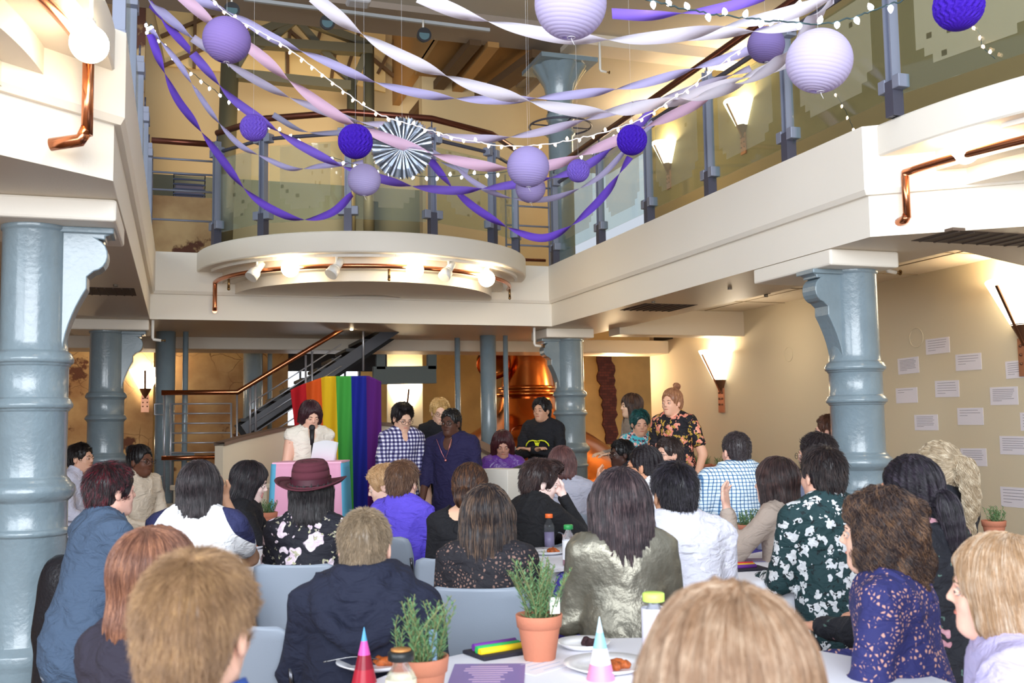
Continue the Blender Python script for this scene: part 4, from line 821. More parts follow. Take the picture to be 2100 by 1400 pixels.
def make_strands(f, st, N, seg, rad, T, S, mat, parent, rng):
    p, t, q = f.mesh(); 
    if len(p) == 0: return
    idx = rng.integers(0, len(p), N); P = p[idx]+rng.normal(0, f.h*.4, (N, 3)); style = st['s']
    P = P-f.grad(P)*f.sample(P)[:, None]
    if style in ('short', 'crop'):      # keep ears and forehead clear
        bad = (np.abs(P[:, 0]) > .058) & (P[:, 2] < .022) & (P[:, 1] > -.05); bad |= (P[:, 1] > .045) & (P[:, 2] < .075); P = P[~bad]
    elif style in ('updo', 'bun', 'pony'): P = P[~((P[:, 1] > .045) & (P[:, 2] < .07))]
    else: P = P[~((P[:, 1] > .066) & (P[:, 2] < .085) & (np.abs(P[:, 0]) < .05))]
    N = len(P)
    ln = st.get('sl', .035 if style in ('short', 'crop') else .09)*(1 if style != 'long' else 1.6)*rng.uniform(.6, 1.15, N); step = ln/seg
    lift = st.get('lift', .35 if style in ('short',) else (.55 if style == 'crop' else .012)); crown = np.array(st.get('crown', (0.01, -.05, .125)))
    out = [P.copy()]; jit = rng.normal(0, .10 if style in ('short', 'crop') else .05, (N, 3)); ph = rng.uniform(0, 6.28, N); off = rng.uniform(0, .003 if style not in ('curly',) else .008, N)
    curl = st.get('curl', 0) or (.8 if style == 'curly' else 0)
    tie = np.array(st.get('p', (0, -.125, .02)))
    for k in range(seg):
        n = f.grad(P); r = P-crown; near = np.exp(-(np.linalg.norm(r, axis=1)/.10)**2)[:, None]
        g = np.array([0, -.15, -1.])*np.ones((N, 1))
        if style in ('pony', 'updo', 'bun'):
            onhead = (P[:, 1] > tie[1]-.015)[:, None]; g = np.where(onhead, tie-P, g); near = near*0
        if style in ('short', 'crop'): fr_ = (P[:, 1] > .02)[:, None]; g = np.where(fr_, np.array([.9, .15, .25]), g)
        if st.get('dir') is not None: g = g*.3+np.array(st['dir'])
        d = g/(np.linalg.norm(g, axis=1)[:, None]+1e-9)+near*2*r/(np.linalg.norm(r, axis=1)[:, None]+1e-9)
        d = d-n*(d*n).sum(1)[:, None]; d = d/(np.linalg.norm(d, axis=1)[:, None]+1e-9)+jit
        if curl: 
            cw = (P[:, 1] < tie[1]-.01).astype(float)[:, None] if style == 'pony' else 1.
            b = np.cross(n, d); d = d+curl*cw*(b*np.sin(ph+k*1.15)[:, None]+n*np.cos(ph+k*1.15)[:, None]*.8)
        d = d+n*lift; d /= np.linalg.norm(d, axis=1)[:, None]; P = P+d*step[:, None]
        if style not in ('short', 'crop'): P = P-n*((f.sample(P)-off-.0008)*(.6 if not curl else .3))[:, None]
        out.append(P.copy())
    Q = np.stack(out, 1)*S; Q = Q@T[0].T+T[1]
    hc = bpy.data.hair_curves.new('hair_strands'); hc.add_curves([seg+1]*N); hc.position_data.foreach_set('vector', Q.astype(np.float32).ravel())
    ra = hc.attributes.get('radius') or hc.attributes.new('radius', 'FLOAT', 'POINT'); tt = np.linspace(0, 1, seg+1); pr = rad*(1-.75*tt**1.5); ra.data.foreach_set('value', np.tile(pr, N).astype(np.float32))
    hc.materials.append(mat); o = bpy.data.objects.new('hair_strands', hc); C.objects.link(o); o.parent = parent; return o
POSES = {
 'lap': lambda s: ((s*.045, .05, -.26), (-s*.07, .22, -.02)), 'table': lambda s: ((s*.07, .13, -.23), (-s*.10, .21, .03)),
 'side': lambda s: ((s*.055, -.02, -.28), (s*.0, .09, -.23)), 'crossed': lambda s: ((s*.06, .07, -.26), (-s*.25, .13, .06)),
 'paper': lambda s: ((s*.05, .02, -.27), (-s*.07, .22, .05)), 'down': lambda s: ((s*.05, .03, -.28), (-s*.02, .13, -.21)),
 'up': lambda s: ((s*.10, .16, -.18), (-s*.04, .05, .22)), 'cheek': lambda s: ((-s*.02, .27, -.17), (-s*.09, -.10, .27)), 'chin': lambda s: ((s*.02, .25, -.20), (-s*.07, .02, .24)),
 'back': lambda s: ((s*.09, -.03, -.26), (s*.02, .15, -.19)), 'phone': lambda s: ((s*.06, .06, -.25), (-s*.12, .19, .10))}
eyew = M('eye_white', (.42, .39, .37), .25, coat=.4); iris = M('dark_iris', (.03, .02, .015), .2, coat=.6); lipm_ = {}
NP = [0]
def person(px, py, d, face, label, skin=(222, 176, 150), hair=dict(s='short'), hc=(60, 42, 34), hc2=None, top=None, sleeve='long', pants=None, stand=False, lean=6, hyaw=0, hpitch=0, hroll=0,
           arms=('lap', 'lap'), w=1., hs=1., detail=None, collar=False, glasses=None, mouth=False, eyes=True, extra=None, skirt=0, hood=False, legs=True, scoop=False, bottom=None, group=None, vneck=False, sleeve_mat=None, beard=None):
    NP[0] += 1; rng = np.random.default_rng(NP[0]*13)
    root = bpy.data.objects.new('person', None); C.objects.link(root); tagit(root, label, 'person', group)
    yaw = -(_y+math.radians(face))       # facing 0 = away from the camera, +90 = to the picture's right
    hw = atD(px, py, d); ln = -math.radians(lean); zp = .54 if not stand else .545*(hw[2]+.12)
    RL = rotx(ln); headup = .115
    Tt = (hw[2]-zp)/math.cos(ln)-headup; Tt = max(Tt, .30); pelvis = np.array([0, 0, zp]); P0 = lambda x, y, z: pelvis+RL@np.array([x, y, z])
    head = P0(0, .015, Tt+headup); root.location = tuple(hw-rotz(yaw)@(head*[1, 1, 0])-[0, 0, hw[2]]); root.rotation_euler = (0, 0, yaw)
    HR = rotz(-math.radians(hyaw))@rotx(-math.radians(hpitch))@roty(math.radians(hroll)); TH = (HR, head)
    near = d < 3.2; hb = .0055 if near else (.0065 if d < 6.6 else .008)
    sk = skinm(skin)
    # ---- body
    k = Tt/.5; sw = .155*w; zs = Tt-.055
    sh = [P0(s*sw, 0, zs) for s in (-1, 1)]; el_, wr, hd = [], [], []
    for i, s in enumerate((-1, 1)):
        a = POSES[arms[i]](s) if isinstance(arms[i], str) else arms[i]; kk = min(1.1, max(.85, k)); e = sh[i]+np.array(a[0])*kk; el_.append(e); wr.append(e+np.array(a[1])*kk)
    prims = [(rc(P0(-.105*w, 0, zs-.005), P0(.105*w, 0, zs-.005), .056), .05), (rc(P0(0, .005, Tt*.74), P0(0, .01, Tt*.34), .142*w, .128*w, .70), .06), (rc(P0(0, .005, Tt*.32), (0, -.01, zp-.01), .128*w, .150*w, .76), .06),
             (rc(P0(0, -.012, Tt+.02), P0(-.115*w, -.01, zs+.012), .046, .040), .04), (rc(P0(0, -.012, Tt+.02), P0(.115*w, -.01, zs+.012), .046, .040), .04)]
    neck = (rc(P0(0, -.012, Tt-.02), head+HR@np.array([0, -.022, -.055])*hs, .052*(.5+.5*w), .050*hs), .02)
    armsP = []; fore = []
    for i in (0, 1):
        armsP.append((rc(sh[i], el_[i], .050*w**.5, .040*w**.5), .03)); fore.append((rc(el_[i], wr[i], .038*w**.5, .026), .012))
    legsP = []; an_ = []
    for s in (-1, 1):
        hip = np.array([s*.085*w, 0, zp-.03])
        if stand: kn, ak = np.array([s*.10, .02, zp*.53]), np.array([s*.10, -.01, .09])
        else: kn, ak = np.array([s*.12, .40, .505]), np.array([s*.12, .36, .09])
        legsP += [(rc(hip, kn, .082*w, .058*w**.5), .04), (rc(kn, ak, .056*w**.5, .040), .03)]; an_.append(ak)
    def handp(i):
        s = -1 if i == 0 else 1; dv = wr[i]-el_[i]; dv /= np.linalg.norm(dv); up = np.array([0, 0, 1.]) if abs(dv[2]) < .8 else np.array([0, 1., 0]); sx = np.cross(dv, up); sx /= np.linalg.norm(sx); nz_ = np.cross(sx, dv)
        o = []; W_ = wr[i]; thumb = -s
        for j in range(3): o.append((rc(W_+dv*.01+sx*(j-1)*.020, W_+dv*.075+sx*(j-1)*.024, .0135, .012), .012))
        for j, L_ in enumerate((.062, .074, .070, .052)):
            b = W_+dv*.080+sx*(j-1.5)*.0195*thumb*-1; m = b+dv*L_*.5-nz_*.006; e = m+dv*L_*.38-nz_*.022; o += [(rc(b, m, .0092, .0086), .004), (rc(m, e, .0086, .0070), .004)]
        b = W_+dv*.025+sx*.024*thumb; m = b+dv*.028+sx*.026*thumb-nz_*.008; e = m+dv*.030+sx*.006*thumb-nz_*.008; o += [(rc(b, m, .0125, .0105), .008), (rc(m, e, .0105, .0085), .004)]; return o
    hands = handp(0)+handp(1); hfit = [q for q in hands]
    allp = prims+[neck]+armsP+fore+legsP+hands; feet = [(rc(a+[0, .0, -.045], a+[0, .15, -.060], .038, .030), .02) for a in an_]; allp += feet
    lo = np.min([p[0].lo for p in allp], 0)-.03; hi = np.max([p[0].hi for p in allp], 0)+.03; hi = np.maximum(hi, head+.16); lo = np.minimum(lo, head-.14)
    f = Field(lo, hi, hb)
    for p, kk in prims+armsP+fore+legsP+feet: f.add(p, kk)
    for p, kk in hands: f.add(p, kk)
    f.add(*neck)
    sc = lambda v: np.array(v)*hs
    H = [(el(sc((0, -.018, .035)), sc((.074, .094, .086))), .01), (el(sc((0, .028, -.03)), sc((.057, .062, .082))), .03), (rc(sc((0, .062, -.090)), sc((0, .069, -.084)), .021*hs), .02)]
    for s in (-1, 1):
        H += [(rc(sc((s*.046, .0, -.055)), sc((s*.012, .058, -.088)), .024*hs, .020*hs), .02), (el(sc((s*.034, .056, -.026)), sc((.024, .026, .024))), .02), (el(sc((s*.077, -.004, -.008)), sc((.009, .019, .031)), rotz(s*.35)), .006)]
    H += [(rc(sc((-.030, .076, .020)), sc((.030, .076, .020)), .014*hs), .012), (rc(sc((0, .084, .010)), sc((0, .101, -.020)), .0080*hs, .0100*hs), .008), (el(sc((-.011, .090, -.025)), sc((.009, .010, .007))), .006), (el(sc((.011, .090, -.025)), sc((.009, .010, .007))), .006)]
    for p, kk in H: f.add(p, kk*hs, TH)
    for s in (-1, 1): f.add(el(sc((s*.031, .098, .000)), sc((.017, .018, .011))), .010, TH, cut=True)
    if mouth == 'open': f.add(el(sc((0, .088, -.058)), sc((.014, .022, .013))), .006, TH, cut=True)
    else: f.add(rc(sc((-.021, .080, -.053)), sc((.021, .080, -.053)), .0075*hs), .006, TH); f.add(rc(sc((-.016, .079, -.063)), sc((.016, .079, -.063)), .008*hs), .005, TH)
    fmesh('body', *f.mesh(.25 if not near else .1), sk, root)
    showface = eyes and (abs(((face+hyaw+180) % 360)-180) > 48)
    hp = lambda v: head+HR@sc(v)
    if showface:
        for s in (-1, 1):
            m = MB(); m.ball(hp((s*.031, .0775, .0)), .0125*hs, 12, 8); m.mi = 1; m.ball(hp((s*.031, .0855, -.001)), .0062*hs, 10, 7); m.build('eye', [eyew, iris], root)
            m = MB(); m.tube([hp((s*.016, .0845, -.002)), hp((s*.024, .0905, .0062)), hp((s*.034, .0900, .0068)), hp((s*.046, .0790, -.001))], .0036*hs, 7); m.tube([hp((s*.016, .0845, -.002)), hp((s*.025, .0895, -.0072)), hp((s*.036, .0885, -.0075)), hp((s*.046, .0790, -.001))], .0028*hs, 7); m.build('eyelids', sk, root)
            m = MB(); m.tube([hp((s*.014, .0915, .019)), hp((s*.030, .090, .0245)), hp((s*.046, .078, .019))], [.0022*hs, .003*hs, .0015*hs], 6).build('eyebrow', hairm(tuple(int(c*.7) for c in hc)), root)
        lc = tuple(int(c*q) for c, q in zip(skin, (.86, .66, .66))); lm = M('lips_%02x%02x%02x' % lc, srgb(*lc), .4)
        if mouth == 'open': MB().tube([hp((.015*math.cos(a), .0905-.004*abs(math.cos(a)), -.058+.013*math.sin(a))) for a in np.linspace(0, 2*PI, 15)[:-1]], .004*hs, 6, closed=True).build('lips', lm, root)
        else: MB().tube([hp((-.021, .0835, -.057)), hp((-.008, .0895, -.055)), hp((0, .0885, -.056)), hp((.008, .0895, -.055)), hp((.021, .0835, -.057))], [.002*hs, .0045*hs, .004*hs, .0045*hs, .002*hs], 6).build('lips', lm, root)
    if glasses:
        m = MB()
        for s in (-1, 1):
            m.tube([hp((s*.032+.021*math.cos(a), .103-.10*abs(.0), .0+.017*math.sin(a))) for a in np.linspace(0, 2*PI, 17)[:-1]], .0016*hs*(1.5 if glasses == 'thick' else 1), 6, closed=True)
            m.tube([hp((s*.053, .101, .004)), hp((s*.078, .05, .004)), hp((s*.079, -.005, .0)), hp((s*.078, -.014, -.015))], .0014*hs*(1.5 if glasses == 'thick' else 1), 6)
        m.tube([hp((-.011, .104, .004)), hp((0, .107, .007)), hp((.011, .104, .004))], .0015*hs, 6); m.build('glasses', M('glasses_frame', (.02, .018, .016), .3, .3), root)
    # ---- clothing
    fold = .004
    top = top or clothm('plain', (90, 90, 100)); f = Field(lo-.03, np.array([hi[0]+.03, hi[1]+.03, P0(0, 0, Tt)[2]+.12+(.10 if hood else 0)]), .0085 if near else .0105)
    def infl(p, e): 
        g = lambda P: p(P)-e
        g.lo = p.lo-e; g.hi = p.hi+e; return g
    for p, kk in prims: f.add(infl(p, .014), kk)
    f.add(infl(rc(P0(0, .005, Tt*.2), (0, 0, zp-(.10 if stand else .04)), .14*w, .158*w, .78), .012), .04)
    for i in (0, 1):
        if sleeve == 'none': f.add(infl(rc(sh[i], sh[i]+(sh[i]-P0(0, 0, zs))*.05, .05), .008), .02); continue
        f.add(infl(armsP[i][0], .013), .03) if sleeve != 'short' else f.add(infl(rc(sh[i], sh[i]*.38+el_[i]*.62, .052*w**.5, .047*w**.5), .013), .03)
        if sleeve == 'long': q = el_[i]*.08+wr[i]*.92; f.add(rc(el_[i], q, .050*w**.5, .036), .02)
        if sleeve == 'rolled': q = el_[i]*.7+wr[i]*.3; f.add(rc(el_[i], q, .052*w**.5, .050), .02)
    if collar: 
        c_ = P0(0, -.012, Tt+.012); n_ = RL@np.array([0, 0, 1.]); 
        def torus(P):
            q = P-c_; z_ = q@n_; r_ = np.linalg.norm(q-z_[..., None]*n_, axis=-1); return np.maximum(np.abs(r_-.066)-.006, np.abs(z_)-.024)
        torus.lo = c_-.09; torus.hi = c_+.09; f.add(torus, .008)
    if hood:
        U_ = smooth_path([P0(-.115, .03, Tt+.025), P0(-.125, -.05, Tt-.01), P0(-.085, -.115, Tt-.10), P0(0, -.14, Tt-.155), P0(.085, -.115, Tt-.10), P0(.125, -.05, Tt-.01), P0(.115, .03, Tt+.025)], 3)
        f.add(el(P0(0, -.085, Tt-.05), (.10, .045, .085)), .03)
        for a_, b_ in zip(U_[:-1], U_[1:]): f.add(rc(a_, b_, .036), .012)
        V_ = smooth_path([P0(-.085, .02, Tt+.05), P0(-.065, -.06, Tt+.045), P0(0, -.085, Tt+.035), P0(.065, -.06, Tt+.045), P0(.085, .02, Tt+.05)], 3)
        for a_, b_ in zip(V_[:-1], V_[1:]): f.add(rc(a_, b_, .030), .012)
    if skirt:
        for p, kk in legsP: f.add(infl(p, .03), .06)
    if scoop: f.add(el(P0(0, -.03, Tt+.03), (.10, .12, .075)), .01, cut=True)
    else: f.add(rc(P0(0, -.010, Tt-.005), head-[0, 0, .03], .060*(.55+.45*w), .07), .006, cut=True)
    if vneck: f.add(el(P0(0, .11, Tt+.00), (.04, .06, .09)), .01, cut=True)
    ph = NP[0]*1.7
    def folds(P, a):
        u = P[:, 2]*20+3.2*np.sin(P[:, 0]*7+ph)+P[:, 1]*8+ph+1.2*np.sin(P[:, 2]*11); v_ = P[:, 2]*13-np.abs(P[:, 0])*26+2*np.sin(P[:, 1]*9+ph)
        r1 = 1-np.abs(np.sin(u)); r2 = 1-np.abs(np.sin(v_+ph)); m_ = .5+.5*np.sin(P[:, 0]*8+P[:, 2]*6+ph*2)
        return a-.012*r1**2.5*m_-.010*r2**3*(1-m_)+.006*wob(P, 19, ph)+.003
    f.apply(folds); sh_o = fmesh('shirt' if not hood else 'hoodie', *f.mesh(.1), top, root)
    # ---- trousers and shoes
    if not skirt:
        pants = pants or clothm('dark_trousers', (28, 30, 40)); f = Field(lo-.02, np.array([hi[0]+.02, hi[1]+.02, zp+.12]), .012)
        for p, kk in legsP: f.add(infl(p, .014), kk)
        f.add(rc(P0(0, .01, .03), (0, .01, zp-.03), .118*w, .142*w, .74), .04); f.apply(lambda P, a: a+.005*np.sin(P[:, 2]*30+P[:, 1]*25+ph)); fmesh('trousers', *f.mesh(.3), pants, root)
    for a in an_:
        m = Field(a+[-.08, -.10, -.12], a+[.08, .22, .06], .010); m.add(rc(a+[0, -.02, -.045], a+[0, .15, -.055], .046, .038), .02); m.add(rc(a+[0, -.01, .0], a+[0, -.01, -.04], .045), .02); fmesh('shoe', *m.mesh(.2), M('black_shoe', (.02, .02, .022), .4), root)
    # ---- hair
    if hair:
        st = hair; hh = .0055 if d < 4 else .0065; f = hair_field(st, hs, TH, hh); p, t, q = f.mesh(.05); p = (p*hs)@HR.T+head; hm = hairm(hc, hc2); ho = fmesh('hair', p, t, q, hm, root)
        Nn = int(np.clip(24000/d**1.1, 1100, 19000)*(1 if st['s'] != 'long' else 1.3)); make_strands(f, st, Nn, 6 if st['s'] in ('short', 'crop') else 9, .00034*max(1.0, d*.62), TH, hs, hm, ho, rng)
        if st['s'] == 'pony': MB().tube([hp(np.array(st.get('p', (0, -.125, .02)))+[.026*math.cos(a), -.012, .026*math.sin(a)]) for a in np.linspace(0, 2*PI, 13)[:-1]], .010, 8, closed=True).build('hair_tie', M('hair_tie_black', (.02, .02, .03), .8), root)
    if beard:
        m = Field((-.08, -.02, -.13), (.08, .12, .0), .006); m.add(el((0, .045, -.075), (.060, .050, .050)), .01); m.add(el((0, .13, -.02), (.05, .06, .045)), .01, cut=True); m.add(el((0, 0, .04), (.1, .2, .075)), .01, cut=True)
        p, t, q = m.mesh(.1); fmesh('beard', (p*hs)@HR.T+head, t, q, hairm(beard), root)
    root['_w'] = 1; del root['_w']
    return dict(root=root, head=head, HR=HR, hp=hp, wr=wr, el=el_, sh=sh, P0=P0, T=Tt, yaw=yaw, lo=lo, hi=hi, hs=hs)
# ---------------------------------------------------------------- the people
def raglan():
    m, N, L, b, tc = _pat('raglan_white_navy', .85); sp = N.new('ShaderNodeSeparateXYZ'); L.new(tc.outputs['Object'], sp.inputs[0]); a = N.new('ShaderNodeMath'); a.operation = 'ABSOLUTE'; L.new(sp.outputs[0], a.inputs[0])
    z = N.new('ShaderNodeMath'); z.operation = 'MULTIPLY_ADD'; z.inputs[1].default_value = .6; L.new(sp.outputs[2], z.inputs[0]); L.new(a.outputs[0], z.inputs[2])
    g = N.new('ShaderNodeMath'); g.operation = 'GREATER_THAN'; g.inputs[1].default_value = .79; L.new(z.outputs[0], g.inputs[0])
    o = N.new('ShaderNodeMixRGB'); o.inputs['Color1'].default_value = (*srgb(246, 248, 252), 1); o.inputs['Color2'].default_value = (*srgb(38, 42, 84), 1); L.new(g.outputs[0], o.inputs['Fac']); L.new(o.outputs[0], b.inputs['Base Color']); return m
def splitshirt():      # teal yoke, floral front
    return floral('teal_floral', (70, 178, 190), [((226, 96, 84), (250, 236, 226), 26, .42, .05), ((120, 30, 60), (40, 60, 80), 30, .34, .05)])
P_ = {}
blackc = clothm('black', (20, 20, 26)); navyc = clothm('navy_fleece', (24, 29, 50)); charc = clothm('plum_charcoal', (40, 36, 50))
P_['boy'] = person(412, 1296, 1.45, 12, 'boy with short sandy hair in a royal blue sweater, seen from behind', (232, 184, 160), dict(s='short', t=.012, lift=.45, sl=.030), (140, 108, 78), (196, 158, 112), top=clothm('royal_blue', (44, 84, 168)), collar=True, lean=4, hs=.86)
P_['bob'] = person(326, 1188, 2.35, 32, 'person with a smooth auburn bob and dark plum top near the sandy-haired boy', (236, 190, 165), dict(s='bob', len=.09, w=.97), (118, 78, 62), (190, 134, 100), top=charc, hs=.92)
P_['red'] = person(232, 1008, 4.4, 48, 'man with red-dyed dark hair in a slate blue shirt beside the big left column', (226, 176, 158), dict(s='short', t=.018), (34, 24, 28), (130, 22, 44), top=clothm('slate_blue', (66, 84, 108)), w=1.2, collar=True, lean=10, hs=.93)
P_['raglan'] = person(411, 1000, 4.6, 4, 'woman with a black bob in a white T-shirt with navy shoulders, back to us', (206, 158, 128), dict(s='bob', len=.12), (34, 28, 32), (82, 70, 72), top=raglan(), sleeve='short', w=1.12, arms=('table', 'cheek'), hs=.94)
P_['longblack'] = person(514, 990, 6.2, 82, 'woman with long black hair in profile, mouth open, facing the podium', (242, 212, 204), dict(s='long', len=.30, w=1.0), (22, 18, 24), (60, 44, 48), top=blackc, mouth='open', hpitch=14, arms=('table', 'table'))
P_['farleft'] = person(167, 940, 8.4, 100, 'man in a pale lilac shirt seated at the far left between the two columns', (222, 172, 146), dict(s='short', t=.008), (30, 24, 24), top=clothm('pale_lilac', (206, 206, 224)), sleeve='rolled', collar=True, vneck=True)
P_['girl'] = person(290, 946, 7.8, 118, 'young woman in glasses and beige cardigan seated left of the counter', (104, 66, 50), dict(s='bun', p=(0, -.10, .09), w=.9), (20, 16, 18), top=clothm('beige_cardigan', (214, 198, 178)), collar=True, glasses=True)
P_['hat'] = person(640, 1014, 4.9, 4, 'woman in a burgundy felt hat and black blouse with large pale flowers', (224, 180, 156), dict(s='bob', len=.11, n=.006), (24, 20, 24), (60, 50, 52), top=floral('black_pale_flowers', (22, 22, 34), [((238, 226, 232), (196, 170, 190), 8.5, .34, .16), ((196, 200, 150), (120, 100, 120), 17, .22, .10)]), w=1.08, arms=('table', 'table'))
P_['purple'] = person(828, 990, 6.0, 24, 'man in a bright violet shirt seated on a grey chair, back to us', (236, 190, 168), dict(s='short', t=.012), (96, 68, 52), (150, 112, 84), top=clothm('bright_violet', (98, 80, 214)), collar=True)
P_['blond'] = person(786, 997, 6.5, -95, 'person with tousled blond hair in a maroon jacket beside the man in violet', (236, 196, 178), dict(s='short', t=.018, lift=.25), (196, 156, 112), (236, 204, 160), top=clothm('dark_maroon', (66, 26, 38)), hpitch=18)
P_['kid'] = person(749, 1124, 3.15, 0, 'boy with cropped hair in a dark navy hooded sweatshirt, back to us', (236, 188, 168), dict(s='short', t=.007, sl=.018, lift=.6), (132, 114, 92), (172, 150, 122), top=navyc, hood=True, w=1.15, hs=.95)
P_['speaker'] = person(637, 852, 8.4, 150, 'speaker with short auburn hair in a sleeveless cream blouse reading behind the podium', (232, 184, 160), dict(s='bob', len=.015, w=.94), (52, 28, 34), top=clothm('cream_blouse', (238, 230, 216)), sleeve='none', stand=True, arms=('paper', 'paper'), hpitch=22, collar=True, vneck=True, w=1.02, hs=.94)
P_['plaid'] = person(826, 857, 8.7, 150, 'man in navy and white gingham shirt and glasses standing right of the flag', (224, 178, 152), dict(s='short', t=.012, quiff=1), (28, 22, 24), top=gingham('navy_gingham', (232, 230, 240), (110, 106, 150), (34, 32, 78), 30), sleeve='rolled', stand=True, arms=('down', 'down'), glasses=True, hpitch=22, collar=True, vneck=True)
P_['sweater'] = person(924, 868, 8.5, -158, 'person in a deep indigo sweater and glasses standing at the black table', (84, 54, 42), dict(s='crop', t=.006, sl=.008, lift=.8), (18, 15, 16), top=clothm('deep_indigo', (30, 25, 64)), sleeve='rolled', stand=True, w=1.2, arms=('down', 'down'), glasses=True, vneck=True, beard=None)
P_['behind'] = person(902, 845, 9.8, 170, 'blond person with glasses half hidden behind the one in the indigo sweater', (230, 186, 160), dict(s='short', t=.014), (206, 166, 104), (240, 214, 160), top=blackc, stand=True, glasses=True, hpitch=12)
P_['hoodie'] = person(1110, 842, 10.2, -152, 'man in a black sweatshirt with yellow print standing with crossed arms by the kettle', (200, 152, 124), dict(s='short', t=.012), (24, 20, 22), top=clothm('black_hoodie', (22, 22, 28)), stand=True, w=1.12, arms=('crossed', 'crossed'))
P_['jacket'] = person(1031, 912, 9.4, 176, 'seated person with dark red hair in a shiny purple jacket behind the white box', (190, 140, 120), dict(s='long', len=.12, front=1), (60, 26, 30), top=clothm('shiny_purple', (96, 50, 140), .3), hpitch=22)
P_['updo'] = person(966, 1003, 5.0, 14, 'woman with brown hair pinned up and a wide black neckline', (232, 184, 156), dict(s='updo', p=(0, -.11, -.03), w=1.1, n=.005), (50, 34, 30), (130, 84, 50), top=blackc, scoop=True, w=1.02)
P_['lace'] = person(1000, 1060, 4.15, 8, 'woman with very long brown hair and black lace sleeves, back to us', (218, 170, 142), dict(s='long', len=.50, w=1.1, n=.006, dx=-.05), (40, 32, 34), (134, 104, 80), top=lacem('black_lace', (28, 26, 34), (136, 106, 96), 62), w=1.0)
P_['cheek'] = person(1110, 990, 5.9, 52, 'young man in a black hoodie resting his cheek on his hand, looking right', (246, 214, 204), dict(s='short', t=.018, quiff=1), (48, 34, 34), (92, 66, 58), top=clothm('black_sweatshirt', (22, 22, 26)), hyaw=26, hpitch=14, arms=('table', 'cheek'), lean=14, w=1.1)
P_['greytee'] = person(1153, 952, 7.3, 8, 'woman with a brown bob in a heather grey T-shirt in front of the kettle column', (226, 180, 160), dict(s='bob', len=.03), (84, 54, 54), (132, 88, 80), top=clothm('heather_grey', (168, 168, 182)), sleeve='short', w=1.15)
P_['blazer'] = person(1270, 1033, 3.75, -6, 'woman with long dark brown hair in a shimmering grey-gold blazer, back to us', (226, 184, 164), dict(s='long', len=.27, w=1.16, n=.006, dx=.02), (44, 34, 40), (112, 90, 90), top=M('shimmer_blazer', srgb(140, 136, 122), .36, .55, bump=(26, .7), var=(7, .35)), w=.98)
P_['sheer'] = person(1379, 1014, 4.15, -18, 'man with black hair in a sheer white embroidered shirt with a dark flowered collar', (216, 162, 128), dict(s='short', t=.013), (26, 22, 28), (70, 64, 78), top=floral('sheer_white', (222, 222, 236), [((250, 250, 255), (230, 232, 244), 15, .30, .10)]), w=1.28, collar=True)
P_['whitetop'] = person(1318, 957, 6.2, -72, 'woman in glasses and a white top with her hand at her chin', (200, 144, 112), dict(s='updo', p=(0, -.125, -.01)), (30, 24, 28), top=clothm('white_top', (244, 244, 248)), glasses='thick', arms=('chin', 'lap'))
P_['specs'] = person(1370, 932, 7.7, -122, 'man in glasses turned to the left, seated behind the woman in white', (226, 178, 154), dict(s='short', t=.010), (52, 40, 38), top=clothm('pale_blue', (196, 208, 228)), glasses=True, collar=True)
P_['darkman'] = person(1273, 932, 8.8, -112, 'seated man with glasses in a black and grey patterned shirt near the kettle', (72, 46, 38), dict(s='short', t=.010), (16, 14, 16), top=floral('black_grey_print', (24, 24, 30), [((150, 150, 160), (90, 90, 100), 22, .24, .10)]), glasses=True)
P_['farwoman'] = person(1293, 833, 10.3, -105, 'woman with long brown hair in a speckled grey top standing at the back', (232, 190, 160), dict(s='long', len=.20, front=1), (64, 44, 36), (120, 84, 60), top=floral('speckled_grey', (150, 136, 124), [((196, 180, 164), (110, 98, 90), 60, .3, .05)]), stand=True, sleeve='long')
P_['teal'] = person(1313, 869, 9.6, 176, 'person with dark teal hair in a turquoise shirt holding a sheet of paper', (214, 164, 138), dict(s='short', t=.014), (24, 66, 66), (40, 120, 116), top=splitshirt(), sleeve='short', stand=True, arms=('paper', 'paper'), collar=True, hpitch=10)
P_['floral'] = person(1377, 826, 8.9, -138, 'man with a top knot in a black flowered shirt standing by the wall sconce', (236, 182, 152), dict(s='bun', p=(0, -.080, .152), w=.72), (160, 108, 76), (206, 152, 108), top=floral('black_red_flowers', (22, 18, 26), [((226, 84, 70), (250, 190, 160), 13, .40, .10), ((226, 186, 80), (150, 110, 40), 17, .32, .10)]), sleeve='short', stand=True, arms=('back', 'paper'), w=1.1, collar=True)
P_['check'] = person(1507, 926, 6.6, -24, 'broad man with cropped hair in a white and blue checked shirt', (232, 180, 160), dict(s='crop', t=.008, sl=.014), (56, 48, 50), top=gingham('blue_check', (226, 238, 246), (96, 140, 180), (40, 70, 120), 44, lines=True), sleeve='short', w=1.5, collar=True, beard=(124, 74, 52))
P_['brownlong'] = person(1588, 990, 5.2, -52, 'woman with long straight dark brown hair in a beige top, turned left', (228, 182, 162), dict(s='long', len=.28, w=1.0), (42, 28, 28), (92, 62, 56), top=clothm('beige_top', (176, 160, 148)), arms=('up', 'lap'), eyes=False)
P_['green'] = person(1683, 976, 4.5, -24, 'man with dark hair in a dark green shirt covered in small white blooms', (232, 182, 160), dict(s='short', t=.012), (34, 26, 28), (84, 66, 60), top=floral('green_white_blooms', (32, 62, 66), [((240, 242, 244), (210, 214, 220), 19, .42, .06), ((20, 34, 38), (20, 34, 38), 30, .25, .05)]), sleeve='long', w=1.2, collar=True)
P_['specsgrey'] = person(1672, 934, 5.9, -50, 'man with dark hair and glasses in a blue-grey shirt behind the man in green', (226, 176, 152), dict(s='short', t=.012), (36, 28, 30), top=clothm('blue_grey', (112, 118, 142)), glasses=True, w=1.15)
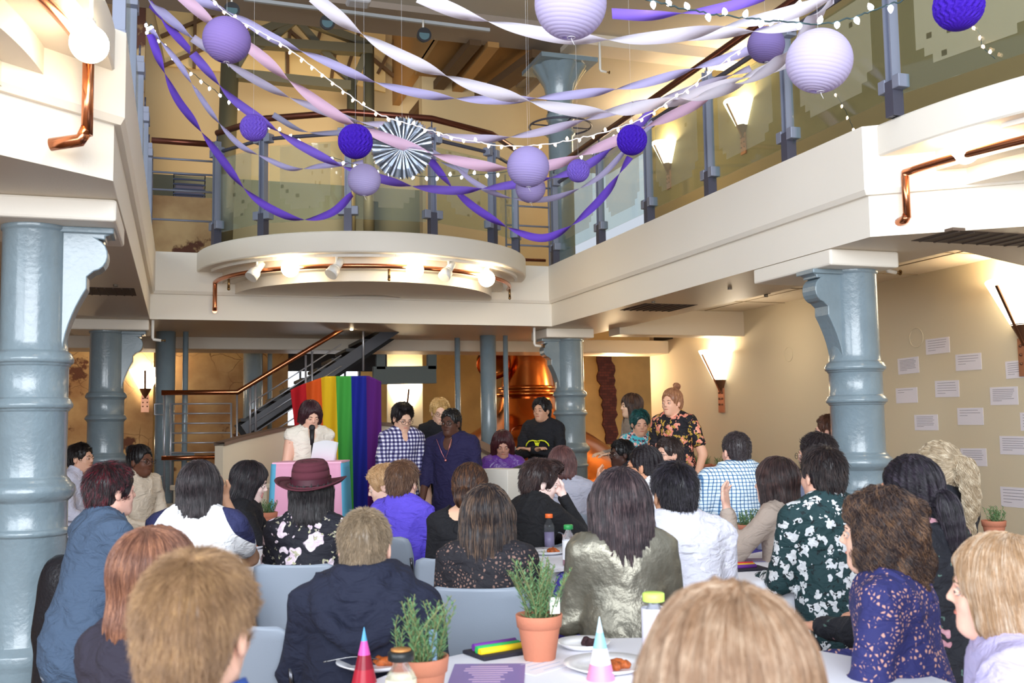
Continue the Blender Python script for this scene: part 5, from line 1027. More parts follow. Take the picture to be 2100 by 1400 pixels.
P_['column'] = person(1697, 884, 8.1, -68, 'man with short brown hair and beard partly behind the right column', (236, 182, 160), dict(s='short', t=.010), (92, 60, 46), top=clothm('dark_shirt', (34, 32, 40)), beard=(120, 74, 52), collar=True)
P_['curly'] = person(1800, 1095, 2.95, -62, 'woman with a curly brown bob in a navy lace top, seated at the right', (238, 190, 166), dict(s='curly', len=.05, w=1.12, n=.009, f=26), (52, 40, 40), (150, 112, 80), top=lacem('navy_lace', (40, 42, 100), (206, 156, 140), 75), w=1.12, scoop=True, eyes=True)
P_['pony'] = person(1862, 1010, 3.5, -38, 'woman with a black ponytail and glasses in a black top with pink flowers', (214, 158, 130), dict(s='pony', len=.30, p=(0, -.115, -.02), w=1.1), (26, 22, 30), (72, 62, 76), top=floral('black_pink_flowers', (18, 20, 30), [((206, 160, 170), (150, 90, 104), 9, .22, .14), ((90, 120, 110), (60, 80, 76), 14, .12, .12)]), glasses='thick', w=1.35)
P_['blondpony'] = person(1918, 965, 4.5, -34, 'woman with a curly pale blond ponytail and black hair tie near the wall of papers', (236, 190, 170), dict(s='pony', len=.30, p=(0, -.12, .03), w=1.15, curl=.55, n=.005), (168, 148, 120), (236, 224, 200), top=clothm('black_top', (26, 28, 36)), w=1.05)
P_['blondbob'] = person(2040, 1210, 2.3, -66, 'woman with a streaked blond bob in a lavender sweater at the right picture edge', (240, 188, 166), dict(s='bob', len=.05, w=1.12), (176, 140, 104), (226, 212, 194), top=clothm('lavender_sweater', (180, 172, 212)), sleeve='long', w=1.05, hs=.95)
P_['front'] = person(1486, 1428, 1.22, -12, 'blond person closest to us with only the top of the head in view', (236, 190, 166), dict(s='bob', len=.09, w=1.02, n=.006), (150, 116, 88), (212, 190, 166), top=clothm('camel', (150, 116, 90)), hpitch=4)
# ---- things worn or held
def local_mesh(pp, name, mb, mat, parentobj=None): return mb.build(name, mat, pp['root'])
h = P_['hat']; felt = M('burgundy_felt', srgb(86, 38, 50), .95, bump=(300, .2))
R_ = h['HR']@rotx(.10); c0 = h['head']+R_@np.array([0, -.015, .055])
def hatring(r0, r1, z, dz=0., n=48): return [c0+R_@np.array([r0*math.cos(t), r1*math.sin(t), z+dz*abs(math.cos(t))**2]) for t in np.linspace(0, 2*PI, n)]
m = MB(); rings = [hatring(.172, .178, .0, .035), hatring(.150, .158, -.006, .02), hatring(.115, .128, -.002, .006), hatring(.094, .112, .006), hatring(.093, .112, .03), hatring(.090, .108, .07), hatring(.082, .098, .10), hatring(.066, .080, .118), hatring(.035, .045, .112), hatring(.002, .003, .104)]
for a, b in zip(rings[:-1], rings[1:]): m.strip(a, b)
hatroot = bpy.data.objects.new('felt_hat', None); C.objects.link(hatroot); hatroot.location = h['root'].location; hatroot.rotation_euler = h['root'].rotation_euler; tagit(hatroot, 'burgundy wide-brimmed felt hat on the woman in the black flowered blouse', 'hat')
o = m.build('hat_body', felt, hatroot); so = o.modifiers.new('thickness', 'SOLIDIFY'); so.thickness = .004
m = MB().strip(hatring(.099, .118, .009), hatring(.098, .117, .036)); m.build('hat_band', M('hat_band', srgb(70, 30, 42), .5), hatroot)
paperm = M('white_paper', srgb(246, 246, 250), .7, tl=.25)
def held_paper(pp, label, sz=(.22, .28), tilt=.9, n=2, off=(0, .03, .06), bend=.04):
    r = pp['root']; c = (pp['wr'][0]+pp['wr'][1])/2+np.array([0, .07, 0])+off; o = MB(); k = 10
    for j in range(n):
        V1 = []; V2 = []
        for i in range(k+1):
            t = i/k-.5; z = bend*math.cos(PI*t)+.003*j; p = c+np.array([t*sz[0], 0, z*.5]); dd = np.array([0, math.cos(tilt), math.sin(tilt)])*sz[1]/2; V1.append(p-dd); V2.append(p+dd+[0, 0, .0])
        o.strip(V1, V2)
    q = o.build('paper_sheet', paperm, None); R3 = rotz(pp['yaw']); 
    me = q.data; loc = np.array(q.location)
    wc = R3@loc+np.array(r.location); q.location = wc; q.rotation_euler = (0, 0, pp['yaw']); so = q.modifiers.new('thickness', 'SOLIDIFY'); so.thickness = .001; tagit(q, label, 'paper'); return q
held_paper(P_['speaker'], 'white sheets of paper held by the speaker at the podium', (.21, .26), 1.1, 3)
held_paper(P_['teal'], 'white sheet of paper held by the person with teal hair', (.28, .20), .5, 1, (.10, .02, .05))
p = P_['sweater']; m = MB(); m.tube([p['P0'](x, .13*p['T']/.5+.03, p['T']-.03-z) for x, z in ((-.07, -.03), (-.03, .08), (0, .14), (.03, .08), (.07, -.03))], .0018, 6); m.ball(p['P0'](0, .15, p['T']-.18), .012, 10, 8)
m.build('necklace', M('pink_gold', srgb(226, 140, 140), .3, .8), p['root'])
# yellow print on the black sweatshirt
p = P_['hoodie']; ym = M('yellow_print', srgb(220, 224, 40), .8); m = MB(); T_ = p['T']; yy = .145
for s in (-1, 1):
    m.tube([p['P0'](s*x, yy+.012-.3*x*x, T_-.20+z) for x, z in ((.0, .022), (.05, .03), (.09, .022), (.12, -.005), (.13, -.03))], .007, 6)
m.plate([(-.03, .02), (-.015, .005), (0, .012), (.015, .005), (.03, .02), (.012, -.035), (-.012, -.035)], p['P0'](0, yy+.012, T_-.20), (1, 0, 0), (0, 0, 1), (0, 1, 0), .01); m.build('chest_print', ym, p['root'])
# ---------------------------------------------------------------- chairs
plas = M('grey_chair_plastic', srgb(142, 152, 166), .38, bump=(300, .08)); chrome = M('dark_chrome', srgb(90, 90, 96), .25, .9)
def make_chair():
    t = thing('stacking_chair', 'x', 'chair')
    def shell(rows, name):
        V1 = []; n = 12
        for (hw_, y, z, cv) in rows:
            V1.append([(hw_*(2*i/n-1), y+cv*(2*i/n-1)**2, z) for i in range(n+1)])
        m = MB()
        for a, b in zip(V1[:-1], V1[1:]): m.strip(a, b)
        o = m.build(name, plas, t, weld=True); s = o.modifiers.new('thickness', 'SOLIDIFY'); s.thickness = .012; s.offset = 0; return o
    shell([(.19, -.205, .50, .05), (.20, -.215, .53, .06), (.208, -.225, .62, .065), (.208, -.238, .72, .065), (.20, -.25, .79, .06), (.19, -.256, .82, .05), (.15, -.258, .832, .04)], 'backrest')
    m = MB(); rows = [(.16, -.20, .455), (.21, -.19, .45), (.225, -.05, .445), (.225, .12, .45), (.215, .19, .448), (.18, .215, .43)]
    for (w1, y1, z1), (w2, y2, z2) in zip(rows[:-1], rows[1:]):
        m.strip([(w1*(2*i/10-1), y1, z1+.012*(2*i/10-1)**2) for i in range(11)], [(w2*(2*i/10-1), y2, z2+.012*(2*i/10-1)**2) for i in range(11)])
    o = m.build('seat', plas, t, weld=True); s = o.modifiers.new('thickness', 'SOLIDIFY'); s.thickness = .012; s.offset = -1
    for sx in (-1, 1):
        MB().tube(smooth_path([(sx*.225, -.235, .72), (sx*.235, -.215, .52), (sx*.235, -.17, .43), (sx*.25, -.22, .06), (sx*.252, -.20, .014), (sx*.252, .0, .011), (sx*.252, .20, .014), (sx*.25, .215, .06), (sx*.235, .12, .40), (sx*.22, .08, .43)], 5), .0085, 8).build('leg', chrome, t)
    MB().cyl((-.22, .08, .43), (.22, .08, .43), .008, n=8).cyl((-.235, -.16, .425), (.235, -.16, .425), .008, n=8).build('crossbar', chrome, t)
    return t
chair0 = make_chair(); kids0 = list(chair0.children); first = True
chairs = {'boy': 'under the sandy-haired boy', 'bob': 'under the person with the auburn bob', 'red': 'under the man with red-dyed hair', 'raglan': 'under the woman in the white and navy T-shirt', 'longblack': 'under the long-haired woman with open mouth', 'farleft': 'under the man at the far left', 'girl': 'under the young woman in the beige cardigan',
 'hat': 'behind the flowered blouse of the woman in the hat', 'purple': 'with the man in violet sitting on it', 'blond': 'under the blond person in maroon', 'kid': 'behind the boy in the navy hood', 'jacket': 'under the person in the purple jacket', 'updo': 'under the woman with pinned-up hair', 'lace': 'behind the very long brown hair', 'cheek': 'under the young man resting his cheek',
 'greytee': 'under the woman in heather grey', 'blazer': 'under the woman in the shimmering blazer', 'sheer': 'under the man in the sheer white shirt', 'whitetop': 'under the woman in white', 'specs': 'under the man in glasses facing left', 'darkman': 'under the man by the kettle', 'check': 'under the broad man in the checked shirt', 'brownlong': 'under the woman in beige', 'green': 'under the man in green',
 'specsgrey': 'under the man in blue-grey', 'column': 'under the bearded man by the right column', 'curly': 'under the curly-haired woman', 'pony': 'under the woman with the black ponytail', 'blondpony': 'under the woman with the blond ponytail', 'blondbob': 'under the woman in lavender', 'front': 'under the closest blond person'}
nob = ('boy', 'bob', 'kid', 'blazer', 'sheer', 'green', 'pony', 'curly', 'front', 'blondbob', 'red', 'blondpony')
for k in nob:
    r = P_[k]['root']; s_ = thing('stool', 'x', 'stool', r.location, r.rotation_euler.z); s_['label'] = 'plain low stool '+chairs.pop(k).replace('behind the boy in the navy hood', 'under the boy in the navy hood')
    MB().cyl((0, .02, .42), (0, .02, .455), .17, n=24).build('seat', plas, s_, bevel=.006)
    for sx, sy in ((-1, -1), (-1, 1), (1, -1), (1, 1)): MB().cyl((sx*.15, .02+sy*.15, 0), (sx*.11, .02+sy*.11, .42), .012, n=10).build('leg', chrome, s_)
for k, lab in chairs.items():
    r = P_[k]['root']; c = chair0 if first else chair0.copy()
    if not first:
        C.objects.link(c)
        for ch in kids0: q = ch.copy(); C.objects.link(q); q.parent = c
    first = False; c['label'] = 'grey plastic stacking chair '+lab; c['group'] = 'grey stacking chairs of the audience'; c.location = r.location; c.rotation_euler = r.rotation_euler
def empty_chair(x, y, rz, lab):
    c = chair0.copy(); C.objects.link(c)
    for ch in kids0: q = ch.copy(); C.objects.link(q); q.parent = c
    c.location = (x, y, 0); c.rotation_euler = (0, 0, rz); c['label'] = lab; c['group'] = 'grey stacking chairs of the audience'
q = atZ(590, 1360, .66); empty_chair(q[0]+.02, q[1]-.0, -.9, 'empty grey stacking chair between the sandy-haired boy and the boy in the hood')
# black coat hanging over the chair at the left column
f = Field((-.34, -.24, .0), (.34, .28, .95), .011)
for pr, k in ((rc((-.16, 0, .78), (.16, 0, .78), .07, fl=.7), .05), (rc((-.14, -.02, .7), (-.16, .0, .15), .12, .15, .6), .06), (rc((.14, -.02, .7), (.16, 0, .15), .12, .15, .6), .06), (rc((0, -.02, .7), (0, 0, .12), .14, .16, .5), .06)): f.add(pr, k)
f.apply(lambda P, a: a+.012*np.sin(P[:, 0]*30+4*np.sin(P[:, 2]*6))*(1-P[:, 2]*.6)+.006*wob(P, 28)); o = fmesh('black_coat', *f.mesh(.1), M('black_leather', (.014, .014, .018), .38, bump=(60, .4)), None)
q = atZ(172, 1165, .80); o.location = (q[0], q[1], 0); o.rotation_euler = (0, 0, -.7); tagit(o, 'black leather coat draped over a chair back beside the big left column', 'coat')
# ---------------------------------------------------------------- round tables and cloths
clothw = M('white_tablecloth', srgb(238, 238, 246), .75, bump=(220, .1)); clothk = M('black_tablecloth', (.012, .012, .018), .8); legm = M('table_leg', srgb(70, 70, 74), .4, .6)
def table(x, y, r, label, clabel, mat, drop=.38, grp='round tables under white cloths', seed=0):
    t = thing('round_table', label, 'table', (x, y, 0), group=grp); MB().cyl((0, 0, .715), (0, 0, .74), r, n=48).build('tabletop', M('table_wood', srgb(120, 96, 74), .5), t)
    for a in (.4, 1.97, 3.54, 5.11): MB().cyl((.55*r*math.cos(a), .55*r*math.sin(a), 0), (.5*r*math.cos(a), .5*r*math.sin(a), .715), .018).build('leg', legm, t)
    n = 144; rng = np.random.default_rng(seed); ph = rng.uniform(0, 6.28, 4); V = [(0, 0, .742)]; rows = [(r*.5, .742, 0), (r*.98, .742, 0), (r*1.003, .736, 0), (r*1.012, .72, .1)]+[(r*1.015+.05*k/6, .72-drop*k/6, (k/6)) for k in range(1, 7)]
    for (rr, z, a_) in rows:
        for i in range(n): th = 2*PI*i/n; w = a_*.045*(math.sin(7*th+ph[0])+.6*math.sin(13*th+ph[1])+.35*math.sin(23*th+ph[2])); V.append(((rr+w)*math.cos(th), (rr+w)*math.sin(th), z))
    Fc = [(0, 1+i, 1+(i+1) % n) for i in range(n)]+[(1+j*n+i, 1+(j+1)*n+i, 1+(j+1)*n+(i+1) % n, 1+j*n+(i+1) % n) for j in range(len(rows)-1) for i in range(n)]
    o = mk('tablecloth', V, Fc, mat, True); o.location = (x, y, .0); s = o.modifiers.new('thickness', 'SOLIDIFY'); s.thickness = .003; s.offset = 1; tagit(o, clabel, 'tablecloth'); return (x, y, r)
T1 = table(1.15, 2.30, .84, 'round table nearest to us carrying two potted herbs', 'white cloth on the round table nearest to us', clothw, seed=1)
T2 = table(2.62, 4.80, .88, 'round table in the middle of the room in front of the woman in the blazer', 'white cloth on the middle table with the two juice bottles', clothw, seed=2)
T4 = table(.45, 6.48, .80, 'round table on the left between the T-shirt woman and the hat woman', 'white cloth on the left table with the candle cup', clothw, seed=3)
q = atZ(1420, 1062, .75); T5 = table(q[0], q[1], .80, 'round table behind the man in the sheer shirt with a candle cup', 'white cloth on the table beside the broad man in the checked shirt', clothw, seed=4)
q = atZ(905, 1064, .75); T6 = table(q[0], q[1], .62, 'round table with a floor-length black cloth in front of the standing pair', 'black floor-length cloth on the table of the standing pair', clothk, .70, 'round table under a black cloth', 5)
# runner on the middle table
pur = M('violet_runner', srgb(96, 84, 200), .6); w = .17; x0, y0 = T2[0], T2[1]; d = np.array([atZ(1140, 1190, .75)[0]-x0, atZ(1140, 1190, .75)[1]-y0]); d /= np.linalg.norm(d); s = np.array([d[1], -d[0]])
prof = [(-.75, .748), (0, .748), (.80, .748), (.895, .747), (.925, .735), (.945, .70), (.965, .60), (.975, .50), (.985, .42)]
m = MB(); m.strip([(x0+d[0]*a-s[0]*w, y0+d[1]*a-s[1]*w, z) for a, z in prof], [(x0+d[0]*a+s[0]*w, y0+d[1]*a+s[1]*w, z) for a, z in prof]); o = m.build('table_runner', pur, fix=True); sm = o.modifiers.new('thickness', 'SOLIDIFY'); sm.thickness = .003; tagit(o, 'violet runner hanging over the edge of the middle table', 'table runner')
# ---------------------------------------------------------------- potted rosemary
terra = M('terracotta', srgb(196, 124, 96), .8, bump=(90, .12)); soil = M('dark_soil', (.03, .02, .015), .95); leafm = M('rosemary_leaf', srgb(116, 158, 108), .6, var=(9, .3)); stemm = M('herb_stem', srgb(120, 124, 80), .7)
def rosemary(p, label, r=.068, h=.135, n=26, hh=.17, seed=0, grp=None, det=1.):
    t = thing('potted_rosemary', label, 'potted plant', p, group=grp); rg = random.Random(seed)
    MB().lathe([(0, 0), (r*.66, 0), (r*.70, .004), (r*.92, h*.70), (r*.93, h*.72), (r*.99, h*.73), (r*1.05, h*.98), (r*1.04, h), (r*.96, h), (r*.92, h*.85)], n=40).build('pot', terra, t)
    MB().lathe([(0, h*.86), (r*.93, h*.86)], n=24).build('soil', soil, t)
    L_ = MB(); S_ = MB()
    for i in range(n):
        a = rg.uniform(0, 6.28); q = rg.uniform(0, r*.75); b = np.array([q*math.cos(a), q*math.sin(a), h*.85]); ht = hh*rg.uniform(.55, 1.05)*(1-.25*q/r); o_ = rg.uniform(.2, .95)
        c_ = rg.uniform(-.3, .3); pts = [b+np.array([math.cos(a+c_*k)*o_*ht*(k/5)**1.3*.6, math.sin(a+c_*k)*o_*ht*(k/5)**1.3*.6, ht*k/5]) for k in range(6)]; pts = smooth_path(pts, 4); S_.tube(pts, .0015, 5, cap=False)
        m = int(26*det)
        for j in range(m):
            k = int((j/m)**.85*(len(pts)-1)); c = pts[k]; th = j*2.4; up = .5+.5*j/m; ln = .027*rg.uniform(.7, 1.2)*(1-.35*j/m)*(r/.068); dv = np.array([math.cos(th), math.sin(th), up]); dv /= np.linalg.norm(dv); sd = np.cross(dv, [0, 0, 1]); sd /= np.linalg.norm(sd); wv = .0030*r/.068
            L_.add([c, c+dv*ln*.5+sd*wv, c+dv*ln, c+dv*ln*.5-sd*wv, c+dv*ln*.5+np.array([0, 0, .0012])], [(0, 1, 4), (1, 2, 4), (2, 3, 4), (3, 0, 4), (0, 3, 2, 1)])
    S_.build('stem', stemm, t, fix=False); L_.build('foliage', leafm, t, fix=False); return t
p1 = atZ(1107, 1352, .745); t = rosemary(p1, 'potted rosemary in terracotta at the centre of the nearest table', seed=1, n=44, hh=.20)
MB().box((.035, -.045, .165), (.032, .004, .05)).build('plant_label', M('label_white', srgb(236, 240, 230), .6), t, bevel=.003)
p2 = atZ(862, 1345, .88)*[1, 1, 0]+[0, 0, .745]; t = rosemary(p2, 'potted rosemary beside the glass jar on the nearest table', seed=2, n=36, hh=.17)
MB().box((.03, -.01, .16), (.020, .004, .08)).build('plant_label', M('label_blue', srgb(150, 180, 214), .5), t)
rosemary(atZ(1531, 1124, .745), 'potted rosemary on the middle table beside the water bottle', seed=3, n=22, hh=.11)
rosemary(atZ(548, 1090, .745), 'potted rosemary on the left table next to the woman in the hat', seed=4, n=22, hh=.11)
sh = MB().box((0, 0, 0), (.34, 1.5, .04)).box((0, 0, -.3), (.32, 1.45, .56)); q = atX(1450, 975, 7.02); o = sh.build('black_sideboard', black); o.location = (7.05, q[1], .0); 
o.location.z = q[2]-.60; tagit(o, 'black sideboard against the tan wall carrying three potted herbs', 'sideboard'); ztop = o.location.z+.60
for i, (x, l) in enumerate(((1424, 'left'), (1448, 'middle'), (1474, 'right'))):
    k = atX(x, 960, 7.02); rosemary((7.02, k[1], ztop+.002), '%s potted herb on the black sideboard by the tan wall' % l, .085, .16, 20, .16, seed=6+i, grp='potted herbs on the sideboard', det=.6)
rosemary(atX(2040, 1110, 5.2), 'green potted herb peeking out between the two blond women', .075, .14, 24, .12, seed=11, det=.7)
o = MB().box((0, 0, 0), (.5, .5, .03)).cyl((0, 0, -.02), (0, 0, -.7), .03).build('plant_stand', black); q = atX(2040, 1110, 5.2); o.location = (q[0], q[1], 0); 
V_ = o.data.vertices; zmin = min(v.co.z for v in V_); zmax = max(v.co.z for v in V_); k = (q[2]-.004)/(zmax-zmin)
for v in V_: v.co.z = (v.co.z-zmin)*k
tagit(o, 'small dark plant stand behind the woman in lavender', 'stand')
# ---------------------------------------------------------------- bottles, plates, cups
clear = M('clear_plastic', (.93, .96, 1), .06, trans=.95, ior=1.3, alpha=.55)
def liquid(n, c): return M('liquid_'+n, srgb(*c), .2, trans=.3)
def bottle(p, label, H=.20, r=.032, cap=(240, 240, 240), liq=None, lab=None, ribs=True, capr=.4):
    t = thing('bottle', label, 'bottle', p); n = 28; pr = [(0, 0), (r*.85, 0), (r, .006)]
    for i in range(12): z = .01+H*.58*i/12; pr.append((r*(1-.035*(i % 2)*ribs), z))
    pr += [(r, H*.62), (r*.92, H*.70), (r*.6, H*.80), (r*.42, H*.86), (r*.40, H*.92)]; MB().lathe(pr, n=n).build('bottle_body', clear, t)
    if liq: MB().lathe([(0, .004), (r*.9, .006), (r*.93, H*.5), (0, H*.5)], n=20).build('drink', liq, t)
    if lab: MB().lathe([(r*1.01, H*lab[1]), (r*1.012, H*lab[2])], n=n).build('label_band', M('label_%d_%d_%d' % lab[0], srgb(*lab[0]), .5), t)
    MB().lathe([(r*capr*1.15, H*.885), (r*capr*1.2, H*.89), (r*capr*1.2, H*.985), (r*capr*1.05, H), (0, H)], n=20).build('cap', M('cap_%d_%d_%d' % cap, srgb(*cap), .4), t); return t
bottle(atZ(1127, 1128, .745), 'juice bottle with an orange cap and pale violet drink on the middle table', .205, .030, (236, 110, 50), liquid('violet', (150, 140, 180)), capr=.62)
bottle(atZ(1167, 1160, .745), 'juice bottle with a green cap and white label on the middle table', .205, .032, (50, 150, 80), liquid('pink', (214, 150, 170)), ((240, 240, 246), .16, .62), False, .62)
bottle(atZ(1474, 1090, .745), 'clear water bottle with a white cap behind the potted herb of the middle table', .20, .029, (240, 242, 246), liquid('water', (214, 222, 236)), ((236, 238, 244), .35, .62))
bottle(atZ(1563, 1128, .745), 'clear water bottle right of the potted herb on the middle table', .20, .029, (240, 242, 246), liquid('water', (0, 0, 0)), ((228, 230, 238), .40, .66))
bottle(atZ(1340, 1218, .955)*[1, 1, 0]+[0, 0, .745], 'sports bottle with a lime green cap behind the closest blond head', .215, .036, (206, 240, 110), liquid('milky', (206, 206, 224)), ((214, 214, 230), .05, .80), False, .75)
p = atZ(822, 1330, .93)*[1, 1, 0]+[0, 0, .745]; t = bottle(p, 'glass jar with a black lid and green label on the nearest table', .18, .036, (30, 34, 36), None, ((130, 190, 90), .10, .48), False, .72)
MB().lathe([(.0368, .09), (.0366, .118)], n=24).build('label_top', M('cream_label', srgb(240, 226, 196), .6), t); MB().lathe([(0, .181), (.024, .181), (.024, .185), (0, .185)], n=20).build('lid_top', M('gold_lid', srgb(214, 150, 90), .4, .6), t)
china = M('white_china', srgb(246, 246, 250), .2, coat=.5); foodm = M('orange_pasta', srgb(206, 104, 44), .5, var=(60, .5), bump=(70, .8))
def plate(p, label, r=.115, food=None, fork=False, seed=0):
    t = thing('plate', label, 'plate', p); MB().lathe([(0, .006), (r*.62, .006), (r*.70, .010), (r, .022), (r*1.01, .020), (r*.7, .004), (r*.6, 0), (0, 0)], n=48).build('dish', china, t)
    if food:
        rg = np.random.default_rng(seed); f = Field((-.07, -.07, -.01), (.07, .07, .06), .0035)
        for i in range(9): c = rg.uniform(-.030, .030, 2); f.add(el((c[0], c[1], .014), rg.uniform(.010, .020, 3)), .006)
        f.apply(lambda P, a: a+.0025*wob(P, 160)); o = fmesh('food', *f.mesh(.1), food, t); o.location = (.02, -.01, .0)
    if fork:
        m = MB().tube(smooth_path([(-.02, .0, .03), (-.07, .01, .034), (-.15, .02, .024)], 5), .0022, 6); [m.beam((-.02, k*.004, .03), (.02, k*.004+.0, .022), .0016, .0012) for k in (-1.5, -.5, .5, 1.5)]; m.beam((-.03, 0, .0305), (-.018, 0, .029), .014, .002); m.build('fork', M('fork_steel', (.25, .25, .26), .25, .9), t)
    return t
plate(atZ(1122, 1135, .745), 'white plate of orange food with a fork on the left of the middle table', .125, foodm, True, 1)
plate(atZ(1205, 1142, .745), 'white plate of orange food half behind the woman in the blazer', .12, foodm, False, 2)
plate(atZ(1245, 1372, .745), 'white plate of orange food by the paper cone on the nearest table', .125, foodm, False, 3)
plate(atZ(770, 1368, .745), 'white plate behind the glass jar on the nearest table', .115, foodm, True, 4)
plate(atZ(1197, 1328, .745), 'small white plate with dark sweets on the nearest table', .085, M('dark_sweet', (.03, .008, .012), .6, bump=(80, .6)), False, 5)
plate(atZ(510, 1125, .745), 'white plate of food at the right edge of the left table', .11, foodm, False, 6)
plate(atZ(522, 1098, .745), 'empty white plate by the potted herb of the left table', .09)
q = atD(1735, 1392, 2.0); plate(q, 'white plate with a fork and napkin at the lower right', .11, None, True); o = MB().box((0, 0, -.5), (.34, .34, .03)).cyl((0, 0, -.52), (0, 0, -.9), .03).build('x', legm); bpy.data.objects.remove(o)
T7 = table(q[0]+.0, q[1]-.42, .55, 'small round table at the lower right with a plate and fork', 'white cloth on the small table at the lower right', clothw, .3, seed=9)
for o in bpy.data.objects:
    if o.name.startswith('plate') and o.get('label', '').startswith('white plate with a fork and napkin'): o.location.z = .745
for (x, y), l in (((498, 1112), 'cream candle cup on the left table'), ((1433, 1040), 'cream candle cup on the table by the checked shirt')):
    o = MB().lathe([(0, 0), (.034, 0), (.036, .10), (.031, .10), (.030, .01)], n=28).build('candle_cup', M('cream_wax', srgb(252, 226, 170), .5, emit=((1, .75, .35), .25))); o.location = atZ(x, y, .745); tagit(o, l, 'cup')
# paper cones
def cone(p, label, cols, h=.15, r=.035):
    t = thing('paper_cone', label, 'paper cone', p); k = len(cols)
    for i, c in enumerate(cols):
        z0, z1 = h*i/k, h*(i+1)/k; MB().cyl((0, 0, z0), (0, 0, z1), r*(1-i/k), max(.001, r*(1-(i+1)/k)), n=28, cap=False).build('stripe_band', M('conecol_%d_%d_%d' % c, srgb(*c), .35), t)
cone(atZ(747, 1398, .745), 'shiny paper cone in red, pink and blue stripes beside the jar', [(190, 40, 60), (150, 30, 50), (226, 90, 180), (90, 170, 220)])
cone(atZ(1232, 1392, .745), 'paper cone in pale blue, white and pink on the nearest table', [(236, 150, 190), (240, 240, 250), (150, 214, 236), (206, 232, 246)], .17, .04)
# printed matter and cloths on the tables
def leaflet(p, rz, sx, sy, label, cols, lines=0):
    m = MB(); m.box((0, 0, .001), (sx, sy, .002)); m.mi = 1
    rg = random.Random(int(sx*1000))
    for i in range(lines): w_ = sx*rg.uniform(.35, .8); m.box((-.0, sy*(.36-.72*i/max(1, lines-1)), .0025), (w_, sy*.035, .0006))
    o = m.build('leaflet', [M('print_%d_%d_%d' % cols[0], srgb(*cols[0]), .4), M('print_%d_%d_%d' % cols[1], srgb(*cols[1]), .5)]); o.location = p; o.rotation_euler = (0, 0, rz); tagit(o, label, 'leaflet')
leaflet(atZ(1000, 1385, .746), -.35, .21, .27, 'purple printed programme lying on the nearest table', ((138, 120, 178), (206, 176, 206)), 9)
leaflet(atZ(1110, 1365, .7455), .5, .2, .13, 'white sheet under the central pot of the nearest table', ((238, 238, 246), (190, 196, 214)), 4)
leaflet(atZ(1560, 1148, .746), -.3, .30, .12, 'purple leaflet in front of the potted herb on the middle table', ((120, 104, 170), (226, 200, 150)), 3)
leaflet(atZ(1130, 1170, .752), .2, .16, .10, 'white flyer on the violet runner', ((240, 240, 248), (180, 180, 200)), 3)
leaflet(atZ(1390, 1335, .746), .2, .16, .12, 'white notepad at the far side of the nearest table', ((244, 244, 250), (90, 80, 110)), 2)
for i in range(5): leaflet(atZ(878+i*7, 1054+i*2, .747+i*.0012), -.2+.25*i, .10, .15, 'purple handout fanned out on the black table, %s of the fan' % ('bottom', 'second', 'third', 'fourth', 'top')[i], ((130+i*12, 60, 170), (230, 200, 240)), 2)
def folded(p, rz, label, cols, base, s=1.):
    t = thing('folded_flag', label, 'folded cloth', p, rz); MB().box((0, 0, .006), (.20*s, .12*s, .012)).build('cloth_base', M('fold_base', (.02, .018, .03), .8), t, bevel=.004)
    for i, c in enumerate(cols): MB().cyl((-.09*s, -.02*s+.017*s*i, .018+.004*i), (.05*s, -.02*s+.017*s*i, .018+.004*i), .010*s, n=14).build('roll', M('fold_%d_%d_%d' % c, srgb(*c), .6), t)
folded(atZ(1032, 1338, .745), .25, 'folded black cloth with yellow, green and purple rolls on the nearest table', [(250, 214, 30), (50, 180, 90), (110, 50, 150)], None, 1.1)
folded(atZ(1527, 1168, .745), -.1, 'folded rainbow cloth at the edge of the middle table', [(110, 50, 150), (240, 190, 40), (220, 40, 60)], None, 1.0)
# white box, backpack and stack on the black table
q = atD(1030, 985, 8.9); o = MB().box((0, 0, 0), (.20, .32, .27)).build('white_box', white, bevel=.004); o.location = (q[0], q[1], .80); o.rotation_euler = (0, 0, .5)
t = MB().box((0, 0, 0), (.9, .6, .03)).build('x', black); bpy.data.objects.remove(t)
T8 = thing('side_table', 'dark side table behind the black round table carrying a white box', 'table', (q[0]+.05, q[1]+.05, 0)); MB().box((0, 0, .65), (.8, .5, .03)).build('tabletop', black, T8)
for sx in (-.36, .36):
    for sy in (-.2, .2): MB().box((sx, sy, .32), (.03, .03, .64)).build('leg', black, T8)
o.location.z = .665+.135; tagit(o, 'white cardboard box standing right of the person in the indigo sweater', 'box')
for i in range(7):
    o = MB().box((0, 0, 0), (.24, .18, .007)).build('paper_stack_sheet', M('stack_%d' % (i % 2), srgb(*((120, 80, 180), (236, 232, 244))[i % 2]), .6)); o.location = (q[0]+.27, q[1]-.02, .670+.0085*i); o.rotation_euler = (0, 0, .2+.07*math.sin(i*3)); tagit(o, '%s folder of the stack right of the white box, %s' % (('purple', 'white')[i % 2], ('lowest', 'second from below', 'third from below', 'fourth from below', 'fifth from below', 'sixth from below', 'topmost')[i]), 'folder', 'folders stacked beside the white box')
f = Field((-.24, -.2, -.05), (.24, .2, .5), .01); f.add(el((0, 0, .2), (.17, .13, .23)), .02).add(el((0, -.10, .14), (.12, .06, .13)), .02).apply(lambda P, a: a+.010*wob(P, 30)+.004*np.sin(P[:, 2]*60)); o = fmesh('backpack', *f.mesh(.1), M('black_nylon', (.02, .02, .026), .4, bump=(60, .4)), None); q2 = atD(1066, 985, 9.15); o.location = (q2[0], q2[1], .66); tagit(o, 'black backpack slumped beside the white box', 'backpack')
